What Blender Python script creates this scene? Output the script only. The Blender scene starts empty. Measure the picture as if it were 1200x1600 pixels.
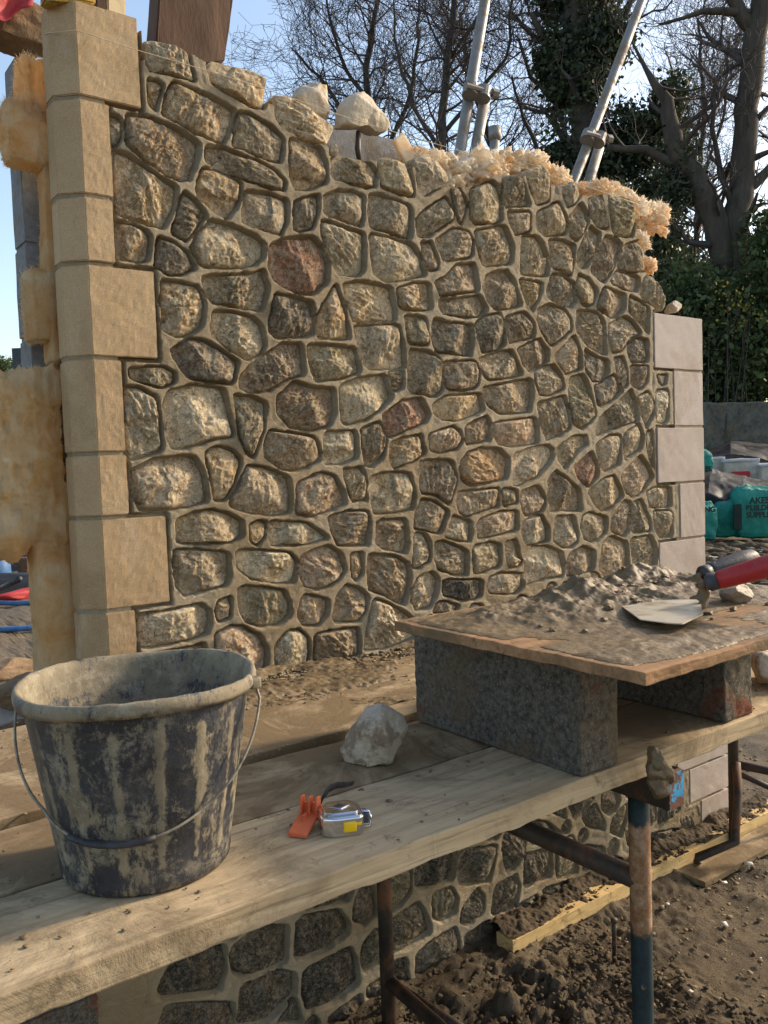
import bpy, bmesh, math, random
import numpy as np
from mathutils import Vector, Matrix
rad = math.radians
sc = bpy.context.scene
# ------------------------------------------------------------------ camera
F = 1332.0
_d = np.array([864, 24660, 1332.]); _d /= np.linalg.norm(_d)
_h = np.array([1800, -135, 1332.]); _h -= _d*(_h@_d); _h /= np.linalg.norm(_h)
_u = -_d
RM = np.array([_h, np.cross(_u, _h), _u])       # world axes in camera coords: x along wall, y beyond it, z up
CAM = np.array([-0.651, -1.990, 1.55])
cam = bpy.data.cameras.new("camera"); camo = bpy.data.objects.new("camera", cam); sc.collection.objects.link(camo)
cam.sensor_fit = 'VERTICAL'; cam.sensor_height = 36; cam.lens = 36*F/1600
cam.clip_start = 0.05; cam.clip_end = 3000
mw = Matrix.Identity(4)
for i in range(3):
    mw[i][0] = RM[i][0]; mw[i][1] = -RM[i][1]; mw[i][2] = -RM[i][2]; mw[i][3] = CAM[i]
camo.matrix_world = mw
sc.camera = camo
# ------------------------------------------------------------------ sky and sun
SUN_AZ = rad(11); SUN_EL = rad(26)              # azimuth: from the wall's own direction towards its front
sv = Vector((math.cos(SUN_EL)*math.cos(SUN_AZ), -math.cos(SUN_EL)*math.sin(SUN_AZ), math.sin(SUN_EL)))
w = bpy.data.worlds.new("World"); sc.world = w; w.use_nodes = True
nt = w.node_tree
sky = nt.nodes.new('ShaderNodeTexSky'); sky.sky_type = 'NISHITA'; sky.sun_disc = False
sky.sun_elevation = SUN_EL; sky.sun_rotation = math.atan2(sv.x, sv.y)
sky.air_density = 1.0; sky.dust_density = 1.6; sky.ozone_density = 1.5
nt.links.new(sky.outputs[0], nt.nodes['Background'].inputs[0]); nt.nodes['Background'].inputs[1].default_value = 0.15
sl = bpy.data.lights.new("sun", 'SUN'); sl.energy = 2.5; sl.angle = rad(4.5); sl.color = (1, .90, .76)
so = bpy.data.objects.new("sun", sl); sc.collection.objects.link(so)
so.rotation_euler = (-sv).to_track_quat('-Z', 'Y').to_euler()
sc.view_settings.view_transform = 'Standard'; sc.view_settings.look = 'None'
sc.view_settings.exposure = 1.12; sc.view_settings.gamma = 1
sc.view_settings.use_white_balance = True; sc.view_settings.white_balance_temperature = 7300; sc.view_settings.white_balance_tint = 10

# ------------------------------------------------------------------ photo geometry helpers
def ray(px, py): return RM @ np.array([px-600, py-800, F])
def wall(px, py, y=0.):
    r = ray(px, py); return CAM + r*((y-CAM[1])/r[1])
def gz(px, py, z=0.):
    r = ray(px, py); return CAM + r*((z-CAM[2])/r[2])
def at(px, py, d):
    return CAM + ray(px, py)*(d/F)
# ------------------------------------------------------------------ numpy noise
_rs = np.random.RandomState(7); _T = _rs.rand(32, 32, 32)
def vn(p):
    i = np.floor(p).astype(int); f = p-i; f = f*f*(3-2*f); i0 = i & 31; i1 = (i+1) & 31
    x0, y0, z0 = i0.T; x1, y1, z1 = i1.T; fx, fy, fz = f.T
    a = _T[x0,y0,z0]*(1-fx)+_T[x1,y0,z0]*fx; b = _T[x0,y1,z0]*(1-fx)+_T[x1,y1,z0]*fx
    c = _T[x0,y0,z1]*(1-fx)+_T[x1,y0,z1]*fx; e = _T[x0,y1,z1]*(1-fx)+_T[x1,y1,z1]*fx
    return (a*(1-fy)+b*fy)*(1-fz)+(c*(1-fy)+e*fy)*fz
def fbm(p, s=1., o=4, ridged=False):
    p = np.asarray(p, float)*s; t = 0; a = 1; n = 0
    for k in range(o):
        v = vn(p+k*17.3)
        if ridged: v = 1-abs(2*v-1)
        t = t+a*v; n += a; a *= .5; p = p*2.03
    return t/n
def sstep(a, b, x):
    t = np.clip((x-a)/(b-a), 0, 1); return t*t*(3-2*t)
# ------------------------------------------------------------------ objects
def mk(name, vs, fs, m=None, parent=None, smooth=True, uv=None, tint=None):
    me = bpy.data.meshes.new(name)
    vs = np.asarray(vs, dtype=np.float32)
    if isinstance(fs, np.ndarray):
        n, k = fs.shape
        me.vertices.add(len(vs)); me.vertices.foreach_set('co', vs.ravel())
        me.loops.add(n*k); me.loops.foreach_set('vertex_index', fs.ravel().astype(np.int32))
        me.polygons.add(n); me.polygons.foreach_set('loop_start', np.arange(0, n*k, k, dtype=np.int32))
        me.update(calc_edges=True)
    else:
        me.from_pydata([tuple(map(float, v)) for v in vs], [], [tuple(int(i) for i in f) for f in fs])
    me.update()
    if smooth: me.polygons.foreach_set('use_smooth', [True]*len(me.polygons))
    if tint is not None:
        ca = me.color_attributes.new('tint', 'FLOAT_COLOR', 'POINT')
        t = np.ones((len(vs), 4), np.float32); t[:, :3] = tint; ca.data.foreach_set('color', t.ravel())
    o = bpy.data.objects.new(name, me); sc.collection.objects.link(o)
    if m: me.materials.append(m)
    if parent: o.parent = parent
    return o
class MB:
    """collects several shapes of ONE part"""
    def __init__(s): s.v = []; s.f = []; s.n = 0; s.t = []
    def add(s, v, f, t=None):
        v = np.asarray(v, float).reshape(-1, 3); s.v.append(v)
        s.f += [tuple(int(i)+s.n for i in q) for q in f]; s.n += len(v)
        if t is not None: s.t.append(np.tile(t, (len(v), 1)))
        return s
    def build(s, name, m, parent=None, smooth=True):
        return mk(name, np.vstack(s.v), s.f, m, parent, smooth, tint=np.vstack(s.t) if s.t else None)
def tag(o, label=None, cat=None, group=None, kind=None):
    if label: o['label'] = label
    if cat: o['category'] = cat
    if group: o['group'] = group
    if kind: o['kind'] = kind
    return o
def thing(name, label, cat, loc=(0, 0, 0), group=None):
    o = bpy.data.objects.new(name, None); sc.collection.objects.link(o)
    o.empty_display_size = .05
    o.location = [float(a) for a in loc]; tag(o, label, cat, group)
    o['_loc'] = 1
    return o
def under(o, root):
    """parent o (built in world space) to root without moving it"""
    o.parent = root; o.matrix_parent_inverse = Matrix.Translation(-Vector(root.location))
    return o
def tube(pts, r, n=8, cap=True):
    pts = [Vector([float(c) for c in p]) for p in pts]; m = len(pts)
    if not hasattr(r, '__len__'): r = [r]*m
    vs = []; fs = []; prev = None
    for i, p in enumerate(pts):
        t = (pts[min(i+1, m-1)]-pts[max(i-1, 0)]).normalized()
        if prev is None:
            a = Vector((0, 0, 1)) if abs(t.z) < .9 else Vector((1, 0, 0))
            u = t.cross(a).normalized()
        else: u = (prev-t*prev.dot(t)).normalized()
        prev = u; v = t.cross(u)
        for k in range(n):
            an = 2*math.pi*k/n; vs.append(p+(u*math.cos(an)+v*math.sin(an))*r[i])
    for i in range(m-1):
        for k in range(n):
            fs.append((i*n+k, i*n+(k+1) % n, (i+1)*n+(k+1) % n, (i+1)*n+k))
    if cap:
        fs.append(tuple(range(n-1, -1, -1))); fs.append(tuple((m-1)*n+k for k in range(n)))
    return np.array([tuple(v) for v in vs]), fs
def box(lo, hi, seg=(1, 1, 1), bev=0.0):
    """subdivided box with slightly rounded edges"""
    lo = np.array(lo, float); hi = np.array(hi, float)
    bm = bmesh.new(); bmesh.ops.create_cube(bm, size=1)
    for v in bm.verts:
        v.co = Vector(((lo+hi)/2+np.array(v.co)*(hi-lo)).tolist())
    if bev: bmesh.ops.bevel(bm, geom=list(bm.edges), offset=bev, segments=2, affect='EDGES', profile=.6)
    for ax in range(3):
        for k in range(1, seg[ax]):
            c = lo.copy(); c[ax] = lo[ax]+(hi[ax]-lo[ax])*k/seg[ax]; nn = [0, 0, 0]; nn[ax] = 1
            bmesh.ops.bisect_plane(bm, geom=bm.verts[:]+bm.edges[:]+bm.faces[:], plane_co=c.tolist(), plane_no=nn)
    bm.verts.index_update()
    v = np.array([tuple(q.co) for q in bm.verts]); f = [tuple(a.index for a in q.verts) for q in bm.faces]
    bm.free(); return v, f
def ico(n=4):
    bm = bmesh.new(); bmesh.ops.create_icosphere(bm, subdivisions=n, radius=1)
    v = np.array([tuple(q.co) for q in bm.verts]); f = [tuple(a.index for a in q.verts) for q in bm.faces]
    bm.free(); return v, f
_ICO = {}
def rock(c, s, seed, n=5, cuts=9, rough=.06, rot=0., cutlo=.55, cuthi=.85):
    """a broken stone: a ball cut by random planes and roughened"""
    if n not in _ICO: _ICO[n] = ico(n)
    v, f = _ICO[n]; v = v.copy(); rs = np.random.RandomState(seed)
    for k in range(cuts):
        nrm = rs.normal(size=3); nrm /= np.linalg.norm(nrm); h = rs.uniform(cutlo, cuthi)
        d = v@nrm; m = d > h; v[m] -= np.outer(d[m]-h, nrm)*.93
    nn = v/np.linalg.norm(v, axis=1)[:, None]
    v = v+nn*((fbm(v+seed*3.1, 2.2, 3)-.5)*rough*3+(fbm(v+seed, 7, 3, True)-.6)*rough)[:, None]
    v = v*np.array(s)
    a = math.cos(rot); b = math.sin(rot); v = np.stack([v[:, 0]*a-v[:, 1]*b, v[:, 0]*b+v[:, 1]*a, v[:, 2]], 1)
    return v+np.array(c), f
def prock(px, y=None, depth=None, th=.05, seed=1, n=5, rough=.006):
    """rock with the outline px (wall plane at distance y, or facing plane at camera depth) and its own thickness"""
    P = np.array([wall(a, b, y) if depth is None else at(a, b, depth) for a, b in px]); c = P.mean(0)
    e1 = np.array([1., 0, 0]) if depth is None else np.array([RM[0][0], RM[1][0], 0])/math.hypot(RM[0][0], RM[1][0])
    e3 = np.array([0, 0, 1.]); e2 = np.cross(e3, e1)
    q = np.c_[(P-c)@e1, (P-c)@e3]; an = np.arctan2(q[:, 1], q[:, 0]); o = np.argsort(an); q = q[o]; an = an[o]
    if n not in _ICO: _ICO[n] = ico(n)
    v, f = _ICO[n]; v = v.copy(); rs = np.random.RandomState(seed)
    for k in range(7):
        nr = rs.normal(size=3)*np.array([.5, .5, 1]); nr /= np.linalg.norm(nr); h = rs.uniform(.6, .85); d = v[:, [0, 2, 1]]@nr; m = d > h; v[m] -= np.outer(d[m]-h, nr[[0, 2, 1]])*.95
    r = np.hypot(v[:, 0], v[:, 2]); a = np.arctan2(v[:, 2], v[:, 0])
    Q1 = q; Q2 = np.roll(q, -1, 0); rad_ = np.full(len(a), 0.); dx = np.cos(a); dz = np.sin(a)
    for A, B in zip(Q1, Q2):
        e = B-A; den = dx*e[1]-dz*e[0]; den = np.where(abs(den) < 1e-9, 1e-9, den); t = (A[0]*e[1]-A[1]*e[0])/den; s = (A[0]*dz-A[1]*dx)/den
        ok = (t > 0) & (s >= -1e-6) & (s <= 1+1e-6); rad_ = np.where(ok, np.maximum(rad_, t), rad_)
    rad_ = np.where(rad_ <= 0, .02, rad_); rr = np.minimum(r*1.08, 1)**.85*rad_
    W = c+np.outer(rr*dx, e1)+np.outer(rr*dz, e3)+np.outer(v[:, 1]*th, e2)
    for k in range(3): W[:, k] += (fbm(W+seed+k*5, 28, 4)-.5)*rough*2+(fbm(W+seed+k*3, 80, 3, True)-.6)*rough*.6
    return W, f
def rough_up(v, amp, sc_, seed=0, ridged=False):
    out = v.copy()
    for k in range(3): out[:, k] += (fbm(v+seed+k*5.7, sc_, 3, ridged)-.5)*2*amp
    return out

# ------------------------------------------------------------------ materials
class NT:
    def __init__(s, name):
        s.m = bpy.data.materials.new(name); s.m.use_nodes = True; s.t = s.m.node_tree
        s.b = s.t.nodes['Principled BSDF']; s.tc = s.t.nodes.new('ShaderNodeTexCoord')
    def L(s, a, b): s.t.links.new(a, b)
    def N(s, ty, **kw):
        n = s.t.nodes.new(ty)
        for k, v in kw.items(): setattr(n, k, v)
        return n
    def vec(s, scale=(1, 1, 1), rot=(0, 0, 0), src='Object'):
        m = s.N('ShaderNodeMapping'); m.inputs['Scale'].default_value = scale; m.inputs['Rotation'].default_value = rot
        s.L(s.tc.outputs[src], m.inputs[0]); return m.outputs[0]
    def noise(s, sc_=5, det=6, rough=.6, vec=None, dist=0., off=0):
        n = s.N('ShaderNodeTexNoise'); n.inputs['Scale'].default_value = sc_; n.inputs['Detail'].default_value = det
        n.inputs['Roughness'].default_value = rough; n.inputs['Distortion'].default_value = dist
        if vec is None: vec = s.vec()
        if off:
            a = s.N('ShaderNodeVectorMath'); a.operation = 'ADD'; a.inputs[1].default_value = (off, off*1.7, -off); s.L(vec, a.inputs[0]); vec = a.outputs[0]
        s.L(vec, n.inputs['Vector']); return n.outputs['Fac']
    def vor(s, sc_=5, feat='F1', vec=None, out='Distance'):
        n = s.N('ShaderNodeTexVoronoi'); n.feature = feat; n.inputs['Scale'].default_value = sc_
        s.L(vec if vec else s.vec(), n.inputs['Vector']); return n.outputs[out]
    def ramp(s, fac, stops):
        r = s.N('ShaderNodeValToRGB'); e = r.color_ramp.elements
        while len(e) < len(stops): e.new(.5)
        for i, (p, c) in enumerate(stops):
            e[i].position = p; e[i].color = (c, c, c, 1) if not hasattr(c, '__len__') else (*c, 1)
        s.L(fac, r.inputs[0]); return r.outputs[0]
    def mix(s, fac, a, b, mode='MIX'):
        n = s.N('ShaderNodeMix'); n.data_type = 'RGBA'; n.blend_type = mode; n.clamp_factor = True
        for i, x in ((0, fac), (6, a), (7, b)):
            if hasattr(x, 'links'): s.L(x, n.inputs[i])
            elif hasattr(x, '__len__'): n.inputs[i].default_value = (*x, 1)
            else: n.inputs[i].default_value = x
        return n.outputs[2]
    def mul(s, a, b, op='MULTIPLY'):
        n = s.N('ShaderNodeMath'); n.operation = op
        for i, x in ((0, a), (1, b)):
            if hasattr(x, 'links'): s.L(x, n.inputs[i])
            else: n.inputs[i].default_value = x
        return n.outputs[0]
    def bump(s, h, dist=.002, st=1., prev=None):
        n = s.N('ShaderNodeBump'); n.inputs['Distance'].default_value = dist; n.inputs['Strength'].default_value = st
        s.L(h, n.inputs['Height'])
        if prev: s.L(prev, n.inputs['Normal'])
        return n.outputs[0]
    def done(s, col=None, rough=.9, nrm=None, metal=0, spec=.3, sss=0):
        b = s.b
        for k, x in (('Base Color', col), ('Roughness', rough), ('Metallic', metal), ('Specular IOR Level', spec)):
            if x is None: continue
            if hasattr(x, 'links'): s.L(x, b.inputs[k])
            elif hasattr(x, '__len__'): b.inputs[k].default_value = (*x, 1)
            else: b.inputs[k].default_value = x
        if nrm: s.L(nrm, b.inputs['Normal'])
        return s.m
def simple(name, c1, c2, sc_=8, rough=.8, bump=.001, bs=60, metal=0, stretch=(1, 1, 1), lo=.35, hi=.65, spec=.3, c3=None, s3=3, lo3=.55, hi3=.62):
    t = NT(name); v = t.vec(stretch)
    col = t.ramp(t.noise(sc_, 8, .65, v), [(lo, c1), (hi, c2)])
    if c3 is not None: col = t.mix(t.ramp(t.noise(s3, 6, .7, v, off=3), [(lo3, 0), (hi3, 1)]), col, c3)
    return t.done(col, rough, t.bump(t.noise(bs, 6, .7, v), bump), metal, spec)
# rubble stone: tint per stone, mineral patches, streaks, pale crust and specks
def stone_mat():
    t = NT('rubble_stone'); v = t.vec()
    a = t.N('ShaderNodeVertexColor'); a.layer_name = 'tint'
    col = a.outputs[0]
    bw = t.N('ShaderNodeRGBToBW'); t.L(col, bw.inputs[0])      # pale crust follows how light the stone itself is
    lk = t.mul(t.mul(bw.outputs[0], 1.25), .28, 'ADD'); lk2 = t.mul(lk, .86)
    cmb = t.N('ShaderNodeCombineColor'); [t.L(lk, cmb.inputs[i]) for i in range(3)]
    cr = t.mix(1., cmb.outputs[0], (1.05, .88, .62), 'MULTIPLY'); cr2 = t.mix(1., cmb.outputs[0], (.88, .77, .58), 'MULTIPLY')
    n1 = t.noise(16, 10, .72, v, .6)
    col = t.mix(t.ramp(n1, [(.42, 0), (.62, 1)]), col, t.mix(1., col, (.62, .54, .46), 'MULTIPLY'))
    n2 = t.noise(34, 10, .75, t.vec((1, 1, 1.0), (0, .6, 0)), 1.2, 4)
    col = t.mix(t.ramp(n2, [(.49, 0), (.62, .85)]), col, cr2)
    n3 = t.noise(11, 6, .6, v, .8, 9)
    col = t.mix(t.ramp(n3, [(.56, 0), (.70, .7)]), col, (.36, .22, .09))
    n4 = t.noise(90, 8, .8, t.vec((1, 1, .35), (0, .7, 0)), 0, 2)
    col = t.mix(t.ramp(n4, [(.36, .6), (.48, 0)]), col, (.06, .052, .042))
    sp = t.vor(95, 'F1', v)
    col = t.mix(t.mul(t.ramp(sp, [(.10, 1), (.18, 0)]), t.ramp(t.noise(30, 3, .5, v, 0, 7), [(.5, 0), (.62, .9)])), col, (.72, .69, .62))
    n5 = t.noise(105, 9, .9, v, .8, 12)
    col = t.mix(t.ramp(n5, [(.50, 0), (.56, .8)]), col, cr)
    ck = t.vor(26, 'DISTANCE_TO_EDGE', t.vec((1, 1, 1), (.3, .5, .2)), 'Distance')
    ckm = t.mul(t.ramp(ck, [(.0, 1), (.045, 0)]), t.ramp(t.noise(18, 5, .7, v, 1, 15), [(.5, 0), (.6, .8)]))
    col = t.mix(ckm, col, (.05, .038, .026))
    col = t.mix(t.ramp(n5, [(.38, .7), (.46, 0)]), col, (.06, .048, .034))
    h1 = t.noise(60, 14, .85, t.vec((1, 1, 1), (0, .6, 0)), 1.1)
    nb = t.bump(h1, .016, 1.0)
    nb = t.bump(t.noise(170, 8, .8, v, .5), .006, 1.0, nb)
    return t.done(col, .85, nb, spec=.35)
M = {}
M['stone'] = stone_mat()
def mortar_mat():
    t = NT('lime_mortar'); v = t.vec()
    col = t.ramp(t.noise(9, 8, .6, v), [(.35, (.20, .145, .082)), (.65, (.285, .215, .128))])
    col = t.mix(t.ramp(t.noise(2.3, 4, .6, v, off=2), [(.42, 0), (.6, .8)]), col, (.33, .27, .185))
    col = t.mix(t.ramp(t.noise(70, 6, .7, v, off=5), [(.55, 0), (.7, .5)]), col, (.20, .155, .09))
    col = t.mix(t.ramp(t.noise(24, 9, .75, t.vec((.4, 1, 1.4)), 1.6, 9), [(.55, 0), (.66, .6)]), col, (.36, .31, .23))
    nb = t.bump(t.noise(330, 6, .8, v), .0016, 1.)
    nb = t.bump(t.noise(48, 8, .75, t.vec((.7, 1, 1)), 1.5), .006, .9, nb)
    return t.done(col, .86, nb, spec=.3)
M['mortar'] = mortar_mat()
def cast_stone(name, c1, c2, c3):
    t = NT(name); v = t.vec(); ri = t.N('ShaderNodeObjectInfo')
    col = t.ramp(t.noise(4, 8, .62, v), [(.35, c1), (.65, c2)])
    col = t.mix(t.ramp(t.noise(1.6, 7, .7, v, .4, 3), [(.52, 0), (.62, .8)]), col, c3)
    col = t.mix(t.ramp(t.noise(7, 9, .8, v, 1., 8), [(.60, 0), (.68, .5)]), col, tuple(c*.6 for c in c3))
    col = t.mix(t.ramp(t.noise(5, 8, .7, t.vec((1, 1, .5)), .5, 18), [(.58, 0), (.7, .5)]), col, (.56, .48, .38))
    col = t.mix(t.ramp(t.noise(420, 2, .5, v), [(.35, .35), (.5, 0)]), col, (.16, .12, .07))
    col = t.mix(t.ramp(t.noise(330, 2, .5, v, off=4), [(.6, 0), (.7, .4)]), col, (.62, .54, .42))
    col = t.mix(ri.outputs['Random'], col, t.mix(1., col, (.86, .83, .80), 'MULTIPLY'))
    return t.done(col, .85, t.bump(t.noise(400, 4, .7, v), .0005, .8), spec=.25)
M['quoinL'] = cast_stone('cast_stone_buff', (.41, .28, .155), (.49, .35, .205), (.33, .22, .115))
M['quoinR'] = cast_stone('cast_stone_pink', (.45, .375, .325), (.52, .44, .39), (.40, .315, .26))
def wood_mat(name, c1, c2, dirt, ax=0, lo=.5, hi=.62, dcol=(.17, .115, .06), gs=1.):
    t = NT(name); s = [30*gs, 30*gs, 30*gs]; s[ax] = 1.6*gs
    v = t.vec(tuple(s)); w_ = t.vec()
    col = t.ramp(t.noise(1, 8, .65, v, .8), [(.35, c1), (.62, c2)])
    fine = t.noise(4, 4, .6, v, .4)
    col = t.mix(t.ramp(fine, [(.3, .6), (.45, 0)]), col, tuple(c*.45 for c in c1))
    d = t.noise(dirt, 9, .7, w_, .8, 5)
    col = t.mix(t.ramp(d, [(lo, 0), (hi, .92)]), col, dcol)
    d2 = t.noise(dirt*6, 8, .75, w_, .5, 8)
    col = t.mix(t.ramp(d2, [(.57, 0), (.66, .7)]), col, tuple(c*.8 for c in dcol))
    nb = t.bump(fine, .0012, .8); nb = t.bump(t.ramp(d, [(lo, 0), (hi+.08, 1)]), .003, .7, nb)
    st_ = [1, 1, 1]; st_[ax] = .1; nb = t.bump(t.noise(200, 6, .7, t.vec(tuple(st_))), .0009, .7, nb)
    return t.done(col, .85, nb, spec=.2)
M['board'] = wood_mat('scaffold_board', (.36, .262, .155), (.52, .395, .245), 3.2, lo=.46, hi=.60, dcol=(.20, .145, .085))
M['boarddirty_shade'] = wood_mat('muddy_shaded_board', (.34, .245, .145), (.46, .35, .21), 4.0, lo=.36, hi=.52, dcol=(.16, .105, .055))  # real mud, darkened so its colour also carries the blocks' shadow
M['batten'] = wood_mat('new_batten', (.52, .35, .15), (.66, .47, .23), 5, lo=.58, hi=.68)
M['ply'] = wood_mat('plywood', (.22, .12, .06), (.36, .2, .1), 4, lo=.45, hi=.6, dcol=(.15, .10, .055))
M['palewood'] = wood_mat('pale_timber', (.55, .40, .22), (.66, .5, .3), 4, ax=2, lo=.65, hi=.75)
def concrete(name, c1, c2, sp, stain=None, sc_=1.):
    t = NT(name); v = t.vec()
    col = t.ramp(t.noise(90*sc_, 8, .8, v), [(.38, c1), (.62, c2)])
    g = t.vor(130*sc_, 'F1', v)
    col = t.mix(t.ramp(g, [(.12, .8), (.25, 0)]), col, sp)
    col = t.mix(t.ramp(t.noise(6, 8, .7, v, off=2), [(.5, 0), (.64, .7)]), col, (.16, .11, .06))
    if stain: col = t.mix(t.ramp(t.noise(7, 6, .6, v, off=6), [(.58, 0), (.68, .75)]), col, stain)
    nb = t.bump(t.noise(120*sc_, 6, .8, v), .006, 1.)
    return t.done(col, .95, nb, spec=.2)
M['denseblock'] = concrete('dense_concrete_block', (.045, .04, .034), (.19, .17, .14), (.26, .235, .19), (.22, .06, .03))
M['greyblock'] = concrete('aerated_block', (.19, .19, .195), (.27, .27, .27), (.22, .22, .22), None, .6)
def wool_mat(name='mineral_wool', cs=((.82, .47, .18), (.92, .64, .34), (.97, .84, .60)), dk=(.78, .44, .17), bs=1.):
    t = NT(name); v = t.vec()
    col = t.ramp(t.noise(9, 8, .65, v, 1.), [(.3, cs[0]), (.47, cs[1]), (.66, cs[2])])
    f = t.noise(34, 9, .82, t.vec((3, 3, 1), (.15, .2, 0)), 2.0)
    col = t.mix(t.ramp(f, [(.35, .45), (.5, 0)]), col, dk)
    nb = t.bump(t.noise(14, 6, .7, v, 1.5), .010*bs, .8); nb = t.bump(f, .009*bs, .9, nb); nb = t.bump(t.noise(260, 5, .8, v, 2), .002, .6, nb)
    m = t.done(col, 1., nb, spec=.05)
    b = t.b; o = t.t.nodes['Material Output']
    tr = t.N('ShaderNodeBsdfTranslucent'); t.L(col, tr.inputs[0])
    mx = t.N('ShaderNodeMixShader'); mx.inputs[0].default_value = .5
    t.L(b.outputs[0], mx.inputs[1]); t.L(tr.outputs[0], mx.inputs[2]); t.L(mx.outputs[0], o.inputs[0])
    return m
M['wool'] = wool_mat(); M['wool_pale'] = wool_mat('pale_mineral_wool', ((.88, .55, .30), (.95, .78, .56), (.98, .92, .80)), (.90, .70, .48), .3)
def ground_mat():
    t = NT('muddy_ground'); v = t.vec()
    col = t.ramp(t.noise(2.5, 10, .7, v), [(.34, (.085, .058, .034)), (.5, (.15, .108, .066)), (.68, (.23, .175, .11))])
    col = t.mix(t.ramp(t.noise(40, 8, .8, v, off=3), [(.56, 0), (.66, .6)]), col, (.30, .24, .16))
    col = t.mix(t.ramp(t.noise(.35, 5, .6, v, off=5), [(.4, 0), (.6, .6)]), col, (.13, .115, .095))
    st = t.vor(24, 'F1', v)
    col = t.mix(t.mul(t.ramp(st, [(.10, 1), (.15, 0)]), t.ramp(t.noise(9, 3, .5, v, off=7), [(.53, 0), (.6, 1)])), col, (.42, .37, .28))
    nb = t.bump(t.noise(14, 12, .75, v), .03, .9); nb = t.bump(t.noise(110, 8, .75, v), .006, .8, nb)
    return t.done(col, .95, nb, spec=.2)
M['ground'] = ground_mat()
M['mud'] = simple('wet_mortar', (.105, .068, .033), (.18, .125, .066), 14, .55, .003, 60, spec=.35, c3=(.23, .17, .10), s3=9, lo3=.58, hi3=.66)
M['dirt'] = simple('crumbs', (.13, .09, .05), (.25, .18, .105), 14, .95, .003, 90)
M['soil'] = simple('soil', (.045, .031, .019), (.11, .078, .046), 12, .97, .006, 60)
M['rock'] = simple('pale_rock', (.40, .32, .235), (.56, .47, .36), 10, .85, .009, 45, c3=(.27, .2, .135), s3=9)
M['limerock'] = simple('cream_limestone', (.42, .35, .26), (.54, .46, .36), 9, .85, .006, 45, c3=(.44, .31, .18), s3=7)
def tubesteel(name, c1, c2, rust, lo, hi, metal=.7, rough=.45):
    t = NT(name); v = t.vec()
    col = t.ramp(t.noise(20, 6, .7, v), [(.35, c1), (.65, c2)])
    r = t.ramp(t.noise(9, 9, .75, v, .5, 4), [(lo, 0), (hi, 1)])
    col = t.mix(r, col, rust)
    me = t.mul(t.mul(r, -1, 'MULTIPLY'), 1, 'ADD'); me = t.mul(me, metal)
    rg = t.mix(r, (rough,)*3, (.9,)*3)
    return t.done(col, rg, t.bump(t.noise(120, 8, .75, v), .0004), me, .4)
M['galv'] = tubesteel('galvanised_tube', (.20, .185, .165), (.27, .25, .225), (.19, .13, .085), .50, .64, .4, .5)
M['rusty'] = tubesteel('rusty_trestle_steel', (.03, .024, .02), (.07, .05, .035), (.14, .06, .03), .5, .6, .2, .6)
def trestle_mat():
    t = NT('painted_trestle_post'); v = t.vec()
    sp = t.N('ShaderNodeSeparateXYZ'); t.L(t.tc.outputs['Object'], sp.inputs[0])
    zz = t.mul(sp.outputs[2], t.mul(t.noise(14, 6, .7, v), .10), 'ADD')
    col = t.ramp(t.noise(30, 8, .7, v), [(.4, (.008, .018, .022)), (.6, (.015, .036, .042))])
    rust = t.ramp(t.noise(40, 9, .8, v), [(.38, (.17, .075, .03)), (.5, (.27, .14, .07)), (.66, (.42, .30, .20))])
    m1 = t.mul(t.ramp(zz, [(.69, 0), (.70, 1)]), t.ramp(zz, [(.895, 1), (.905, 0)]))
    col = t.mix(m1, col, rust)
    m2 = t.ramp(t.noise(25, 6, .7, v, off=8), [(.66, 0), (.69, 1)])
    col = t.mix(m2, col, rust)
    return t.done(col, .62, t.bump(t.noise(90, 8, .75, v), .001), 0, .4)
M['post'] = trestle_mat()
def bucket_mat():
    t = NT('black_bucket_plastic'); v = t.vec()
    col = t.ramp(t.noise(14, 6, .6, v), [(.4, (.010, .012, .018)), (.62, (.028, .032, .042))])
    ang = t.N('ShaderNodeVertexColor'); ang.layer_name = 'tint'   # red: cement runs, green: caked zone, and a painted sunlit side inside
    s = t.N('ShaderNodeSeparateColor'); t.L(ang.outputs[0], s.inputs[0])
    mess = t.noise(17, 13, .82, t.vec((1, 1, .6)), .1)
    k = t.mul(mess, t.mul(s.outputs[0], .09), 'ADD'); k = t.mul(k, t.mul(s.outputs[1], .5), 'ADD')
    d = t.ramp(k, [(.545, 0), (.60, .8)])
    d2 = t.ramp(t.noise(5, 5, .7, v, off=5), [(.4, .0), (.65, .45)])
    thin = t.mix(d2, col, (.22, .19, .13))
    film = t.ramp(t.noise(30, 10, .8, v, .2, 3), [(.46, 0), (.6, .22)])
    col = t.mix(film, col, thin)
    crust = t.ramp(t.noise(18, 8, .7, v, off=2), [(.35, (.19, .15, .09)), (.65, (.37, .30, .19))])
    col = t.mix(t.mul(d, .85), col, crust)
    edge_ = t.vor(9, 'F1', t.vec((1, 1, 1.4)), 'Distance')
    col = t.mix(t.mul(t.ramp(t.noise(26, 12, .85, v, .3, 14), [(.50, 0), (.58, .6)]), t.ramp(edge_, [(.2, 0), (.6, 1)])), col, (.33, .29, .21))
    sc1 = t.noise(60, 10, .85, t.vec((1, 1, .3), (.5, 0, .4)), .3, 6)
    col = t.mix(t.ramp(sc1, [(.62, 0), (.66, .8)]), col, (.6, .56, .46))
    rg = t.mix(d, (.42,)*3, (.9,)*3)
    return t.done(col, rg, t.bump(k, .0035, .9, t.bump(t.noise(150, 5, .7, v), .0006)), 0, .45)
M['bucket'] = bucket_mat()
M['wire'] = simple('bucket_wire', (.16, .13, .10), (.34, .29, .22), 60, .6, .0006, 200, metal=.3)
M['chrome'] = simple('chrome_plastic', (.62, .63, .66), (.72, .73, .76), 9, .16, .0001, 90, metal=1.)
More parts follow.
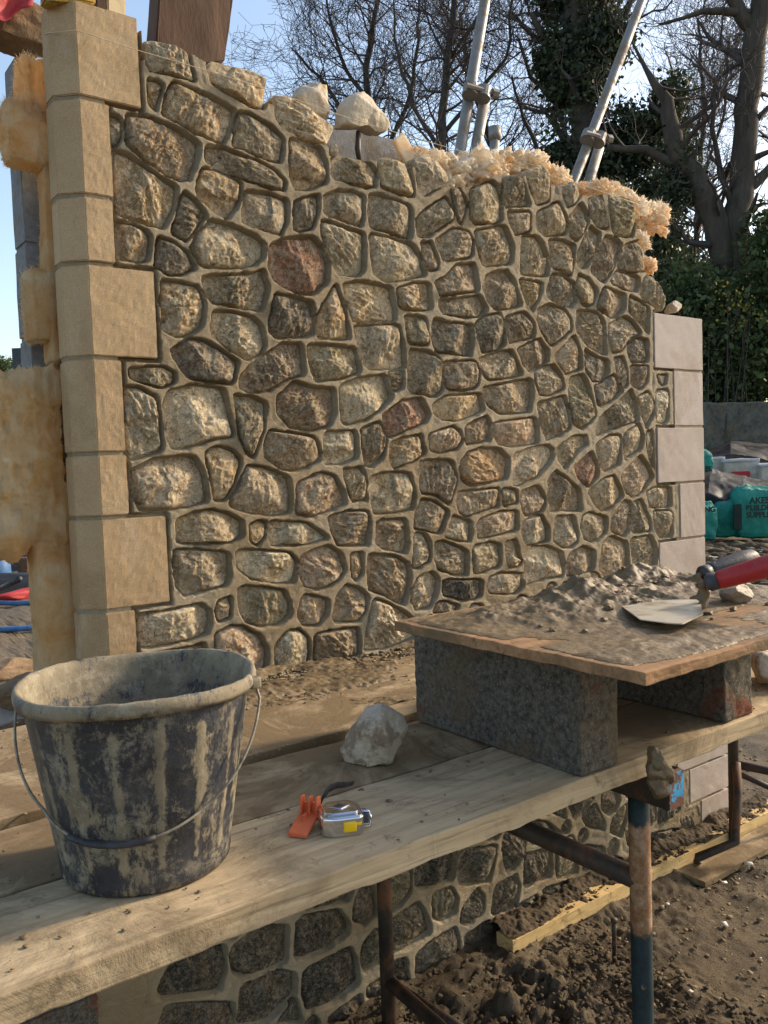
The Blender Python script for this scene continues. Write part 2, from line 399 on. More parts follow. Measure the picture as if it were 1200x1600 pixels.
M['mustard'] = simple('mustard_paint', (.38, .24, .04), (.5, .33, .07), 30, .6, .0004, 90, c3=(.2, .14, .06), s3=25)
M['yellow'] = simple('yellow_plastic', (.80, .46, .01), (.85, .52, .02), 30, .4, .0002, 90)
M['orange'] = simple('orange_plastic', (.62, .13, .05), (.74, .18, .075), 25, .55, .0006, 120, c3=(.46, .2, .12), s3=18)
M['blackrub'] = simple('black_strap', (.015, .015, .018), (.05, .05, .055), 30, .5, .001, 120, c3=(.22, .2, .17), s3=30, lo3=.62, hi3=.68)
M['redgrip'] = simple('red_rubber_grip', (.30, .018, .02), (.40, .03, .028), 40, .45, .0006, 200, c3=(.25, .06, .045), s3=20)
M['blade'] = simple('muddy_trowel_steel', (.42, .37, .28), (.58, .52, .42), 14, .33, .0004, 70, metal=.25, c3=(.30, .24, .15), s3=9, lo3=.5, hi3=.6)
M['tarp'] = simple('dark_tarpaulin', (.004, .005, .008), (.009, .010, .015), 3, .6, .004, 20, spec=.3)
M['bagg'] = simple('green_woven_bag', (.0, .15, .115), (.008, .23, .18), 4, .6, .01, 40)
M['ink'] = simple('black_ink', (.008, .02, .018), (.012, .03, .025), 9, .6, .0001, 40)
M['pack'] = simple('brick_pack', (.30, .27, .22), (.46, .43, .36), 5, .8, .004, 30, c3=(.5, .5, .5), s3=4)
M['shrink'] = simple('white_wrap', (.34, .35, .38), (.46, .47, .5), 6, .4, .004, 30)
M['redlabel'] = simple('red_label', (.38, .02, .02), (.45, .03, .03), 6, .6, .0001, 30)
M['bwall'] = concrete('old_boundary_wall', (.05, .052, .045), (.13, .13, .11), (.09, .09, .08), None, .05)
M['bark'] = simple('winter_bark', (.04, .035, .03), (.08, .068, .055), 6, .95, .02, 30)
M['bark2'] = simple('grey_bark', (.045, .037, .03), (.09, .075, .058), 5, .95, .03, 16, stretch=(1, 1, .2))
M['twig'] = simple('twigs', (.055, .045, .042), (.09, .075, .068), 6, .95, .001, 30)
def leaf_mat(name, c1, c2, tr=.25):
    t = NT(name); g = t.N('ShaderNodeNewGeometry')
    col = t.ramp(g.outputs['Random Per Island'], [(.1, c1), (.9, c2)])
    t.done(col, .55, None, spec=.3)
    trn = t.N('ShaderNodeBsdfTranslucent'); t.L(col, trn.inputs[0]); mx = t.N('ShaderNodeMixShader'); mx.inputs[0].default_value = tr
    t.L(t.b.outputs[0], mx.inputs[1]); t.L(trn.outputs[0], mx.inputs[2]); t.L(mx.outputs[0], t.t.nodes['Material Output'].inputs[0])
    return t.m
M['ivy'] = leaf_mat('ivy_leaves', (.020, .032, .018), (.065, .09, .045))
M['hedge'] = leaf_mat('hedge_leaves', (.03, .05, .02), (.11, .15, .055), .35)
M['yleaf'] = leaf_mat('yellow_leaves', (.25, .2, .03), (.45, .34, .06), .3)
M['brown'] = simple('brown_post_face', (.06, .03, .018), (.13, .07, .04), 5, .8, .003, 30, stretch=(1, 1, .25), c3=(.07, .035, .02), s3=4)
M['buffpale'] = simple('pale_yellow_block', (.62, .47, .27), (.70, .55, .34), 5, .8, .001, 60)
M['string'] = simple('builders_line', (.55, .42, .26), (.65, .5, .33), 30, .8, .0001, 90)
M['blue'] = simple('blue_pipe', (.03, .09, .2), (.05, .14, .3), 10, .5, .0004, 60)
M['redtarp'] = simple('red_sheet', (.30, .02, .025), (.45, .05, .05), 8, .6, .003, 40)
M['darkmetal'] = simple('dark_panel', (.04, .045, .055), (.06, .068, .08), 6, .6, .001, 30)
M['bluepaint'] = simple('flaking_blue_paint', (.02, .22, .42), (.04, .35, .6), 60, .6, .0004, 90, c3=(.14, .06, .035), s3=70, lo3=.47, hi3=.52)
M['conc'] = simple('rubble_concrete', (.26, .23, .19), (.38, .34, .28), 12, .95, .004, 40)
M['claysoil'] = simple('clay_lump', (.16, .10, .055), (.30, .20, .12), 9, .95, .008, 30)
M['whitish'] = simple('pale_litter', (.5, .48, .42), (.65, .62, .55), 20, .8, .001, 50)
M['glass'] = simple('clear_plastic', (.2, .16, .11), (.28, .23, .17), 20, .6, .004, 30, spec=.3)
# outlines of the stone pockets, read per region of the wall: (x0, y0, scale) then outline
ST={}
ST['A']=(170,50,.25,'''w 228,40 290,35 330,50 460,95 500,130 520,230 540,310 430,275 265,245 240,200
y 245,290 300,295 345,335 300,485 265,470 245,380
o 395,300 520,350 640,395 790,480 780,560 730,690 690,690 560,640 440,570 335,515 345,430
O 650,160 720,180 820,205 920,240 995,295 980,480 890,465 720,370 640,310 615,200
b 110,505 220,515 340,560 450,610 570,695 560,800 510,925 440,925 330,870 210,790 110,700
o 40,735 130,760 250,850 350,920 435,965 420,1090 350,1230 230,1200 120,1160 50,1130
g 820,490 900,515 1010,580 1100,660 1085,815 1000,800 860,740 775,705 790,600
g 610,705 700,715 800,755 930,800 1040,860 1110,940 1105,995 980,965 860,925 730,870 610,815
y 590,840 700,860 830,935 825,1060 750,1170 650,1110 560,1030 555,930
d 5,495 85,540 85,650 55,710 15,700 0,590''')
ST['B']=(420,110,.25,'''W 45,140 130,145 200,190 280,230 420,330 425,370 380,460 260,440 90,350 45,280
o 130,425 220,435 330,480 365,570 370,700 260,745 160,740 130,650
o 390,555 440,510 550,545 640,575 685,640 670,725 600,735 480,695 395,670
O 680,550 730,530 870,570 890,620 915,790 800,770 710,730 690,640
w 1000,495 1060,530 1125,650 1120,705 980,785 935,760 920,600 910,545
d 240,785 320,775 320,860 280,990 200,1005 155,985 160,820
g 345,780 430,745 530,750 605,785 600,880 590,975 480,945 345,895
g 630,770 720,775 900,850 900,1050 820,1035 640,980 625,880
g 1110,785 1160,890 1150,935 1000,1040 930,1035 920,930 960,880 1050,820
y 390,455 435,455 435,520 385,530''')
ST['C']=(170,310,.25,'''g 470,-50 560,20 620,100 540,210 480,270 405,220 400,180 440,60
w 860,-50 1000,-35 1125,10 1120,140 1085,225 1000,205 840,150 845,20
o 45,145 130,150 230,200 265,240 255,385 180,395 60,375 45,280
d 310,235 400,270 500,340 550,440 450,480 380,480 290,425 295,330
w 640,130 780,165 920,230 980,280 975,370 920,415 800,435 580,425 510,310 555,220
g 590,485 740,475 900,465 970,440 1005,560 970,700 850,690 650,650 610,600 585,520
o 330,510 430,520 560,545 610,660 590,800 500,860 420,865 340,820 325,650
w 660,700 760,705 900,735 960,790 990,910 950,980 880,1010 780,960 650,860 640,790
d 390,940 500,870 600,880 730,960 815,1025 780,1160 620,1150 500,1120 410,1000
b 1080,905 1215,905 1230,1105 1120,1130 990,1210 870,1210 820,1180 830,1110 900,1030''')
ST['D']=(420,370,.25,'''w 330,-110 450,-75 600,-20 605,60 600,210 560,245 440,235 410,180 360,80 330,-20
w 630,-25 740,-5 910,45 960,130 990,240 870,270 730,280 650,220
r 10,40 130,0 280,-5 340,60 385,180 370,290 290,355 220,360 80,305 30,260 0,180
b 950,30 1020,30 1070,160 1060,205 1000,215 960,100
d 40,350 150,370 285,410 290,600 240,625 60,635 10,600 5,530
y 425,290 470,420 520,640 400,640 310,630 300,500 360,390
O 465,290 590,275 770,315 800,460 800,525 530,535 480,370
w 535,555 820,540 850,700 860,820 640,830 590,790 540,610
o 800,320 920,280 1010,285 1030,455 860,460 815,430
n 850,485 990,500 1005,660 990,680 880,670
n 245,670 380,675 550,690 580,850 450,890 290,905 255,780
g 880,700 1000,710 1080,770 1095,960 1050,1000 870,970
b 160,900 290,940 415,945 425,1090 390,1180 280,1215 130,1190 60,1100 50,1010
w 440,930 560,880 730,860 780,1000 700,1080 600,1150 500,1175 455,1160
g 750,845 845,830 845,950 790,970''')
ST['E']=(170,560,.25,'''n 130,65 250,50 350,50 420,90 420,150 340,185 250,165 140,120
w 105,175 200,180 300,240 325,370 345,570 250,610 150,635 120,600 95,400
W 380,200 530,160 720,185 760,330 790,490 650,510 500,560 400,565 360,480 345,260
g 780,225 900,235 990,280 980,420 910,620 860,590 820,490 800,330
y 640,560 700,548 790,580 830,640 790,780 730,890 660,890 640,760 605,600
w 140,700 280,630 450,610 540,615 600,720 625,890 530,925 380,950 200,955 150,860
w 870,665 990,680 1130,740 1150,850 1140,960 1060,985 890,970 750,920 800,810
o 420,1010 520,965 640,945 760,970 840,1020 840,1110 760,1155 430,1160
y 880,1040 940,1012 990,1025 985,1110 930,1170 890,1140''')
ST['F']=(170,800,.25,'''g 410,230 570,235 755,250 765,400 740,460 640,490 480,530 430,470 410,380
W 800,240 950,240 1130,250 1190,310 1165,440 1050,450 900,420 810,350
n 810,465 1000,470 1100,490 1145,570 1140,650 1070,710 960,720 860,690 820,620
W 180,645 350,620 580,575 635,620 640,700 620,760 530,800 330,845 210,855 190,750
o 680,560 765,525 765,660 690,690 670,620
p 670,760 760,710 850,715 960,780 1000,880 990,980 960,1020 880,1050 680,1050 665,880
b 420,860 600,825 610,870 600,990 230,990 220,900''')
ST['G']=(420,610,.25,'''b 5,245 160,265 290,290 335,400 320,440 180,510 80,490 -25,415 -20,330
w 350,260 550,245 560,420 470,460 350,465
b 575,240 700,190 740,300 720,420 650,480 600,470 590,350
r 710,160 830,60 960,45 1010,150 990,200 870,250 750,300
y 760,330 850,290 960,275 985,390 900,450 790,490 755,440
p 180,580 320,510 410,530 480,640 490,710 380,760 260,795 170,770
o 465,490 580,480 610,530 620,690 520,695
w 630,540 760,510 890,515 920,640 915,740 790,770 660,775 640,680
b 370,790 500,750 620,750 640,830 630,970 530,975 430,970 400,900
b 680,810 860,800 880,950 860,1020 720,990 670,950
b 945,440 1040,430 1150,440 1180,560 1130,720 1060,660 950,640
w 914,890 980,890 1015,960 1010,1070 930,1120 905,1110''')
ST['H']=(420,800,.25,'''w 10,55 240,65 310,110 380,165 250,205 20,215 0,160
p 205,270 370,205 460,260 485,370 440,430 330,490 230,470 195,380
y 510,260 590,250 590,390 545,430 520,400
b 625,260 800,275 880,320 895,400 860,580 800,570 730,520 630,490 615,380
w 895,480 930,410 1020,370 1070,420 1050,530 1010,600 925,620 890,560
o 230,515 380,545 375,640 310,710 220,710 185,650 200,560
o 480,455 560,470 630,530 615,620 570,690 420,690 400,650 430,520
b 285,765 430,735 565,720 575,820 575,900 400,935 290,950
W 660,540 760,570 860,630 950,700 920,790 750,860 600,870 620,700
w 120,740 200,735 255,790 260,900 240,970 40,990 40,830''')
ST['I']=(660,230,1/6,'''b 265,370 340,370 410,480 430,560 370,720 340,690 300,560
n 450,395 540,350 650,310 720,370 750,480 760,680 700,715 490,720 445,660
g 740,300 840,240 930,290 1020,550 850,555 780,560 750,420
O 990,205 1110,160 1190,250 1195,510 1070,545 1010,380 970,260
o 800,595 1015,605 1020,790 880,820 820,720
w 120,870 300,750 440,790 480,880 475,1030 230,1070 190,1050
o 490,780 780,720 860,920 850,1090 570,1120 510,950
O 930,820 1080,830 1140,900 1195,1080 1180,1210 1000,1200 920,1180''')
ST['J']=(840,230,.2200/1.2,'''o -10,560 180,455 220,540 248,600 245,745 60,760 -5,690
b 205,350 320,290 380,340 375,420 300,500 250,515
o 375,460 435,560 440,640 380,750 330,805 275,760 260,640 270,590
g 430,440 540,400 560,480 610,690 580,700 500,670 450,590
n 600,390 700,385 800,440 835,600 820,760 740,765 650,740 620,560
g 455,665 545,735 520,840 430,1020 390,1035 345,1010 345,900 400,760
b 580,750 660,765 725,820 700,900 640,1050 570,1155 520,1130 450,1050 500,900
b 745,830 860,790 920,860 930,1050 820,1070 680,1030 700,930
o 95,785 200,785 320,830 320,960 290,1100 180,1050 120,1020''')
ST['K']=(660,400,1/6,'''b 120,240 210,200 320,75 500,65 540,330 350,350 170,380
g 155,410 350,395 555,365 620,500 560,560 430,580 200,540 160,480
b 600,180 680,145 800,130 870,230 940,460 820,500 680,500 610,420 570,300
y 905,210 1130,250 1125,340 1040,530 980,440
d 120,580 260,620 470,640 490,720 470,930 400,935 130,900 95,780 95,660
d 495,630 600,560 730,525 770,620 785,830 700,890 570,910 520,760
b 785,560 970,515 1060,640 1060,760 820,825 790,720
b 890,870 1100,765 1190,880 1190,990 1010,1090 940,1000
g 540,950 840,870 950,1110 800,1150 610,1165 560,1090
b 190,985 500,975 545,1080 530,1200 480,1250 380,1265 230,1250''')
ST['L']=(840,400,.22/1.2,'''g 120,150 200,150 320,225 345,380 300,435 200,410 85,350 75,300
o 350,150 430,180 520,290 480,410 420,435 370,400 335,250
b 565,260 680,300 755,330 750,450 690,520 630,530 500,440
p 670,120 870,180 875,240 850,305 750,290 615,220
o 900,200 960,150 1040,230 1110,360 1090,475 1000,430 900,370 870,320
n 780,330 880,380 960,450 950,670 900,610 780,480
g 5,450 100,405 230,440 290,530 300,630 200,720 115,770 40,650 0,550
b 340,460 500,465 580,560 595,840 540,830 420,760 330,620
w 609,580 750,510 820,550 890,660 800,700 710,820 640,830 605,700
d 775,750 850,695 945,710 950,905 800,905 765,820
b 790,930 950,935 940,1080 880,1140 800,1100
g 645,870 730,855 760,940 775,1100 750,1130 680,1020
d 400,785 500,850 610,890 610,1000 560,1075 470,1070 410,980
o 150,850 320,665 380,830 385,960 240,1015 170,900''')
ST['N']=(840,570,.22/1.2,'''g -20,50 60,15 140,-10 200,80 240,200 100,270 20,255 -20,150
n 270,110 400,75 450,200 500,430 450,500 380,550 310,510 270,300
d 480,180 560,150 650,75 740,220 640,310 540,360 510,340
d 1015,85 1110,85 1100,160 1060,180 1030,150
g 0,325 120,290 240,260 275,400 290,530 210,600 80,655 20,480
g 570,410 700,300 800,200 850,300 870,480 700,530 510,610 490,580 520,460
w 850,270 950,220 1010,350 1000,420 930,550 880,420
W 1010,210 1120,205 1120,480 1080,505 1015,485
w 490,680 620,595 715,595 715,840 640,890 580,915 530,860
w 735,590 870,495 915,620 890,720 750,810 735,760
o 150,720 300,605 420,600 435,680 360,730 240,890 190,830
r 310,870 460,730 520,850 520,950 430,1045 350,960
g 930,570 985,545 1000,890 960,840 930,690
p 720,930 880,760 960,870 995,950 900,1080 820,1135 760,1090 720,990''')
ST['M']=(660,580,1/6,'''y 100,310 220,225 450,215 545,200 590,370 370,470 190,455 110,380
b 570,150 800,105 1030,70 1050,200 1020,380 960,390 740,405 620,330 570,240
b 400,515 610,410 655,500 645,650 500,680 410,690
p 660,490 850,455 1060,430 1100,560 1090,680 850,710 720,680 665,600
p 60,590 280,510 360,560 380,650 330,730 160,770 80,740
Y 355,850 430,760 560,715 740,730 820,830 805,1010 600,1050 450,1075 360,1010
W 850,780 1060,705 1180,690 1235,730 1240,800 1190,880 1090,990 920,1080 850,1060''')
ST['O']=(640,740,.22/1.2,'''b 45,470 60,330 95,225 190,220 350,325 265,520 150,490
w 375,350 530,410 540,520 520,580 420,575 300,540 350,430
p 420,155 600,140 770,120 770,280 620,330 480,370 430,330 410,250
n 795,120 920,140 930,250 820,280 790,250
p 600,390 770,325 925,315 935,480 780,520 590,560 575,430
p 955,150 1110,95 1170,230 1140,320 990,365 955,280
w 960,410 1130,345 1190,460 1190,570 1060,610 1010,615 960,530
g 220,590 290,570 440,630 505,670 500,870 400,870 250,820 215,720
n 540,620 700,580 785,605 780,790 600,860 550,850
o 815,585 910,560 965,760 920,800 850,800 825,700
D 275,905 630,900 625,1040 560,1075 470,1085 290,1040
w 690,880 780,845 980,855 985,960 900,1030 690,1025 660,960
b 230,1100 300,1085 430,1130 400,1190 200,1190''')
ST['P']=(840,730,.22/1.2,'''b 100,100 160,20 250,90 370,190 385,370 250,375 110,380 90,250
o 430,210 560,100 660,65 720,180 740,250 600,370 560,380 500,330
W 925,210 1000,170 1145,170 1140,345 960,345
w 985,370 1145,365 1155,590 1050,610 1000,540
w 150,420 320,410 350,560 350,640 290,690 210,685 130,620
g 380,420 440,380 600,425 590,560 480,650 400,610 370,520
p 745,275 805,305 790,540 740,595 620,540 640,420
g 820,300 890,270 970,460 975,545 800,565
o 560,640 630,580 775,640 780,900 710,940 590,945 520,860 540,730
n 790,610 970,575 1025,700 1010,850 820,860 800,740
b 260,740 400,670 490,710 490,870 330,930 250,930
W -110,730 -60,690 0,675 100,675 210,725 240,850 220,930 100,950 0,975 -80,1010 -105,900
O 460,900 500,895 580,1000 480,1020
W 830,900 1000,880 1030,940 830,1000''')
ST['Q']=(230,1350,1/4.8,'''D 75,960 180,750 400,660 590,605 595,800 550,970 130,1020
d 640,620 830,470 1065,460 1055,740 960,790 760,860 650,820 620,700
d 740,900 1000,800 1120,820 1115,990 900,1200 690,1230 700,950
d 100,1200 140,1060 400,1040 650,1040 670,1240 90,1240
d 970,1200 1110,1000 1180,1200''')
ST['R']=(440,1350,1/4.8,'''d 110,440 170,390 430,340 520,450 510,530 350,650 180,720 100,720 110,560
d 550,270 600,150 690,130 720,380 620,470 535,430
n 610,600 700,490 790,500 780,720 620,830 600,720
D 170,800 380,690 520,620 570,720 590,900 400,1060 200,1130 150,950
d 360,1150 600,970 600,1130 560,1200 340,1240
d 190,310 330,230 540,180 510,280 400,300 190,345
n 750,80 980,0 970,220 900,310 790,390 750,300
d 820,420 1030,280 1100,390 1130,520 950,640 820,670
d 830,740 940,700 960,900 850,850
d 640,920 820,800 800,1000 640,1010''')
ST['S']=(600,1280,1/4.8,'''D 240,330 400,270 550,230 530,460 280,530 235,500
d 560,240 850,190 840,300 800,470 620,500 560,490
d 920,60 1080,90 1050,280 980,380 920,410 885,200
n 360,560 510,505 560,600 550,700 440,780 370,740
d 590,660 700,515 760,580 750,700 640,800 570,780
d 830,500 1000,410 1020,500 1000,650 850,740 805,700
d 380,900 540,810 570,900 570,1100 400,1180 240,1180 240,1010
d 610,870 780,760 890,800 910,880 900,1000 600,1050
d 1000,650 1150,560 1170,700 960,820''')
ST['T']=(780,1210,.22/1.2,'''D 270,380 440,420 520,490 430,580 270,605
d 215,680 450,630 455,870 240,960 210,940
n 480,600 620,510 670,600 680,840 560,880 490,880
d 720,600 900,620 910,760 720,840
d 430,310 560,270 575,380
d 590,250 820,190 690,340 640,390
d 870,170 980,100 1040,210 1000,310 940,360 870,290
d 700,350 820,240 910,430 900,480 750,450
n 960,380 1090,240 1095,380 1050,540 940,500
D 370,980 620,895 630,1010 400,1130
D 670,900 910,840 900,930 680,1000
d 990,700 1090,740 1090,800 980,830''')
ST['U']=(940,1140,.26/1.2,'''D 410,490 520,510 580,570 500,640 410,690
w 600,600 690,560 715,690 600,750 570,660
d 340,760 560,710 550,790 360,850
d 345,500 390,480 395,640 350,700''')
# ------------------------------------------------------------------ the rubble wall
def poly_w(t, x0, y0, s):
    P = [tuple(map(float, q.split(','))) for q in t.split()]
    px = np.array([(x0+a*s, y0+b*s) for a, b in P])
    return px, np.array([wall(a, b)[[0, 2]] for a, b in px])
def chaikin(P, k=2, q=.2):
    for _ in range(k):
        A = P; B = np.roll(P, -1, 0); P = np.empty((2*len(A), 2)); P[0::2] = A*(1-q)+B*q; P[1::2] = A*q+B*(1-q)
    return P
def area(P): x, y = P.T; return .5*np.sum(x*np.roll(y, -1)-np.roll(x, -1)*y)
def sdist(P, G):
    """signed distance of points G to polygon P (positive outside)"""
    A = P; B = np.roll(P, -1, 0); best = np.full(len(G), 1e9); ins = np.zeros(len(G), bool)
    for a, b in zip(A, B):
        e = b-a; t = np.clip(((G-a)@e)/max(e@e, 1e-12), 0, 1); d = np.hypot(*(G-a-t[:, None]*e).T); best = np.minimum(best, d)
        c = (a[1] > G[:, 1]) != (b[1] > G[:, 1])
        xi = (b[0]-a[0])*(G[:, 1]-a[1])/((b[1]-a[1]) if abs(b[1]-a[1]) > 1e-12 else 1e-12)+a[0]
        ins ^= c & (G[:, 0] < xi)
    return np.where(ins, -best, best)
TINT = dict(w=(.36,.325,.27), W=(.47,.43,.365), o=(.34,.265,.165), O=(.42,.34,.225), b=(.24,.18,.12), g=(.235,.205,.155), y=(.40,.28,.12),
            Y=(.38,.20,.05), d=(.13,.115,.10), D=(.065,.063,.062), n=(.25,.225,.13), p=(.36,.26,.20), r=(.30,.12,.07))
stones = []
for k, (x0, y0, s, t) in ST.items():
    for ln in t.split('\n'):
        c, rest = ln.split(' ', 1); px, P = poly_w(rest, x0, y0, s)
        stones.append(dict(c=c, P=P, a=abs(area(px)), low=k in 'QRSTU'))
# centre the outlines slightly so neighbouring pockets never touch
zt = 2.43
# quoin blocks: (x0, x1, z0, z1)
QL = [(0, .145, 2.418, 2.625), (0, .068, 2.198, 2.408), (0, .064, 2.045, 2.188), (0, .157, 1.829, 2.035), (0, .066, 1.607, 1.819), (0, .066, 1.457, 1.597),
      (0, .157, 1.236, 1.447), (0, .068, 1.016, 1.226), (0, .157, .80, 1.006), (0, .068, .585, .79), (0, .157, .37, .575)]
QR = [(2.118, 2.427, 1.886, 2.09), (2.238, 2.427, 1.668, 1.876), (2.125, 2.427, 1.449, 1.658), (2.262, 2.427, 1.228, 1.439), (2.128, 2.427, 1.008, 1.218),
      (2.262, 2.427, .79, .998), (2.128, 2.427, .57, .78), (2.20, 2.427, .355, .56), (2.262, 2.427, .156, .345), (2.376, 2.57, -.05, .146)]
QR[6] = (2.262, 2.57, .57, .78); QR[7] = (2.215, 2.57, .30, .56); QR[8] = (2.30, 2.57, .156, .29)
# outline of the rubble panel (wall plane), top edge read from the picture
top_px = [(222, 95), (262, 85), (298, 86), (322, 100), (345, 110), (418, 160), (440, 170), (500, 215), (524, 238), (560, 248), (588, 252), (640, 262), (652, 262),
          (690, 286), (706, 292), (733, 291), (752, 287), (776, 274), (800, 285), (822, 275), (846, 283), (866, 290), (884, 296), (915, 306), (945, 304), (990, 318),
          (996, 370), (1006, 385), (1012, 440), (1022, 480), (1026, 489)]
tp = np.array([wall(*p)[[0, 2]] for p in top_px])
OUT = np.vstack([[(.045, -.08), (2.44, -.08), (2.44, 2.09)], tp[::-1], [(tp[0][0], 2.60), (.045, 2.60)]])
STEP = .0027
X = np.arange(.045, 2.43, STEP); Z = np.arange(-.06, 2.62, STEP); nx, nz = len(X), len(Z)
gx, gzz = np.meshgrid(X, Z, indexing='ij')
s1 = np.full((nx, nz), .2); 
def stamp(P, pad=.07):
    i0, i1 = np.searchsorted(X, [P[:, 0].min()-pad, P[:, 0].max()+pad]); j0, j1 = np.searchsorted(Z, [P[:, 1].min()-pad, P[:, 1].max()+pad])
    if i1 <= i0 or j1 <= j0: return
    G = np.stack([gx[i0:i1, j0:j1].ravel(), gzz[i0:i1, j0:j1].ravel()], 1)
    s1[i0:i1, j0:j1] = np.minimum(s1[i0:i1, j0:j1], sdist(P, G).reshape(i1-i0, j1-j0))
for st in stones:
    st['Q'] = chaikin(st['P'], 2, .10)
    stamp(st['Q'])
quoinP = []
for a, b, c, d in QL: quoinP.append(np.array([(a-.1, c-.007), (b+.005, c-.007), (b+.005, d+.007), (a-.1, d+.007)]))
for a, b, c, d in QR: quoinP.append(np.array([(a-.005, c-.007), (b+.1, c-.007), (b+.1, d+.007), (a-.005, d+.007)]))
for P in quoinP: stamp(P)
so_ = sdist(OUT, np.stack([gx.ravel(), gzz.ravel()], 1)).reshape(nx, nz)
# unseen stretches (behind the bucket and the platform) get filler stones so that the wall is whole
rsf = np.random.RandomState(3)
_m = (so_ < -.03) & (gx > .18) & (gx < 2.22) & (gzz < 1.14) & (gzz > .0)
for _ in range(160):
    q = np.where(_m & (s1 > .034), s1+rsf.rand(nx, nz)*.01, 0); k = q.argmax()
    if q.flat[k] == 0: break
    cx, cz = gx.flat[k], gzz.flat[k]; r0 = min(s1.flat[k]-.010, .075)
    an = np.linspace(0, 2*np.pi, 8)[:-1]+rsf.rand()*6
    P = np.stack([cx+r0*(1+.10*rsf.rand(7))*np.cos(an), cz+r0*(.92+.1*rsf.rand(7))*np.sin(an)], 1)
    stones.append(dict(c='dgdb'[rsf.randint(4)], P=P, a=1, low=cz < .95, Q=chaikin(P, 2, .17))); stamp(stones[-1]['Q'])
# mortar relief
pk = np.stack([gx.ravel(), gzz.ravel(), np.zeros(gx.size)], 1)
lowf = (fbm(pk, 9, 3)-.5).reshape(nx, nz); midf = (fbm(pk+3, 38, 3)-.5).reshape(nx, nz)
s1 = s1-.0040
edge = .0030*(fbm(pk+9, 60, 2)-.5).reshape(nx, nz)*2
DEPTH = .021
hgt = -DEPTH+DEPTH*np.clip((s1+edge+.0022)/.0026, 0, 1)          # pocket -> raised ribbon
hgt += np.where(s1 > 0, lowf*.007+midf*.0042, 0)
hgt += .004*sstep(.010, .035, s1)*-1
Y = -hgt
vs = np.stack([gx.ravel(), Y.ravel(), gzz.ravel()], 1)
keep = (s1 > -.012) & (so_ < .002+.004*lowf*2)
idx = np.arange(nx*nz).reshape(nx, nz)
kq = keep[:-1, :-1] & keep[1:, :-1] & keep[1:, 1:] & keep[:-1, 1:]
q = np.stack([idx[:-1, :-1][kq], idx[1:, :-1][kq], idx[1:, 1:][kq], idx[:-1, 1:][kq]], 1)
used = np.unique(q); rem = np.full(nx*nz, -1); rem[used] = np.arange(len(used))
wallT = thing('stone_wall', 'half-built rubble stone wall with raised mortar joints and smooth corner blocks at both ends', 'stone wall', (0, .05, 0))
under(mk('mortar_joints', vs[used], rem[q], M['mortar'], None, False), wallT)
# solid body of the leaf behind the face
def prism(P, y0, y1):
    n = len(P); v = [(a, y0, b) for a, b in P]+[(a, y1, b) for a, b in P]
    f = [tuple(range(n)), tuple(range(2*n-1, n-1, -1))]+[(i, i+n, (i+1) % n+n, (i+1) % n) for i in range(n)]
    return np.array(v), f
core = np.vstack([[(.03, -.08), (2.42, -.08), (2.42, 2.085)], [p-np.array([0, .012]) for p in tp[::-1]], [(tp[0][0]-.01, 2.595), (.03, 2.595)]])
v, f = prism(core, .0255, .10); under(MB().add(v, f).build('wall_core', M['mortar'], None, False), wallT)

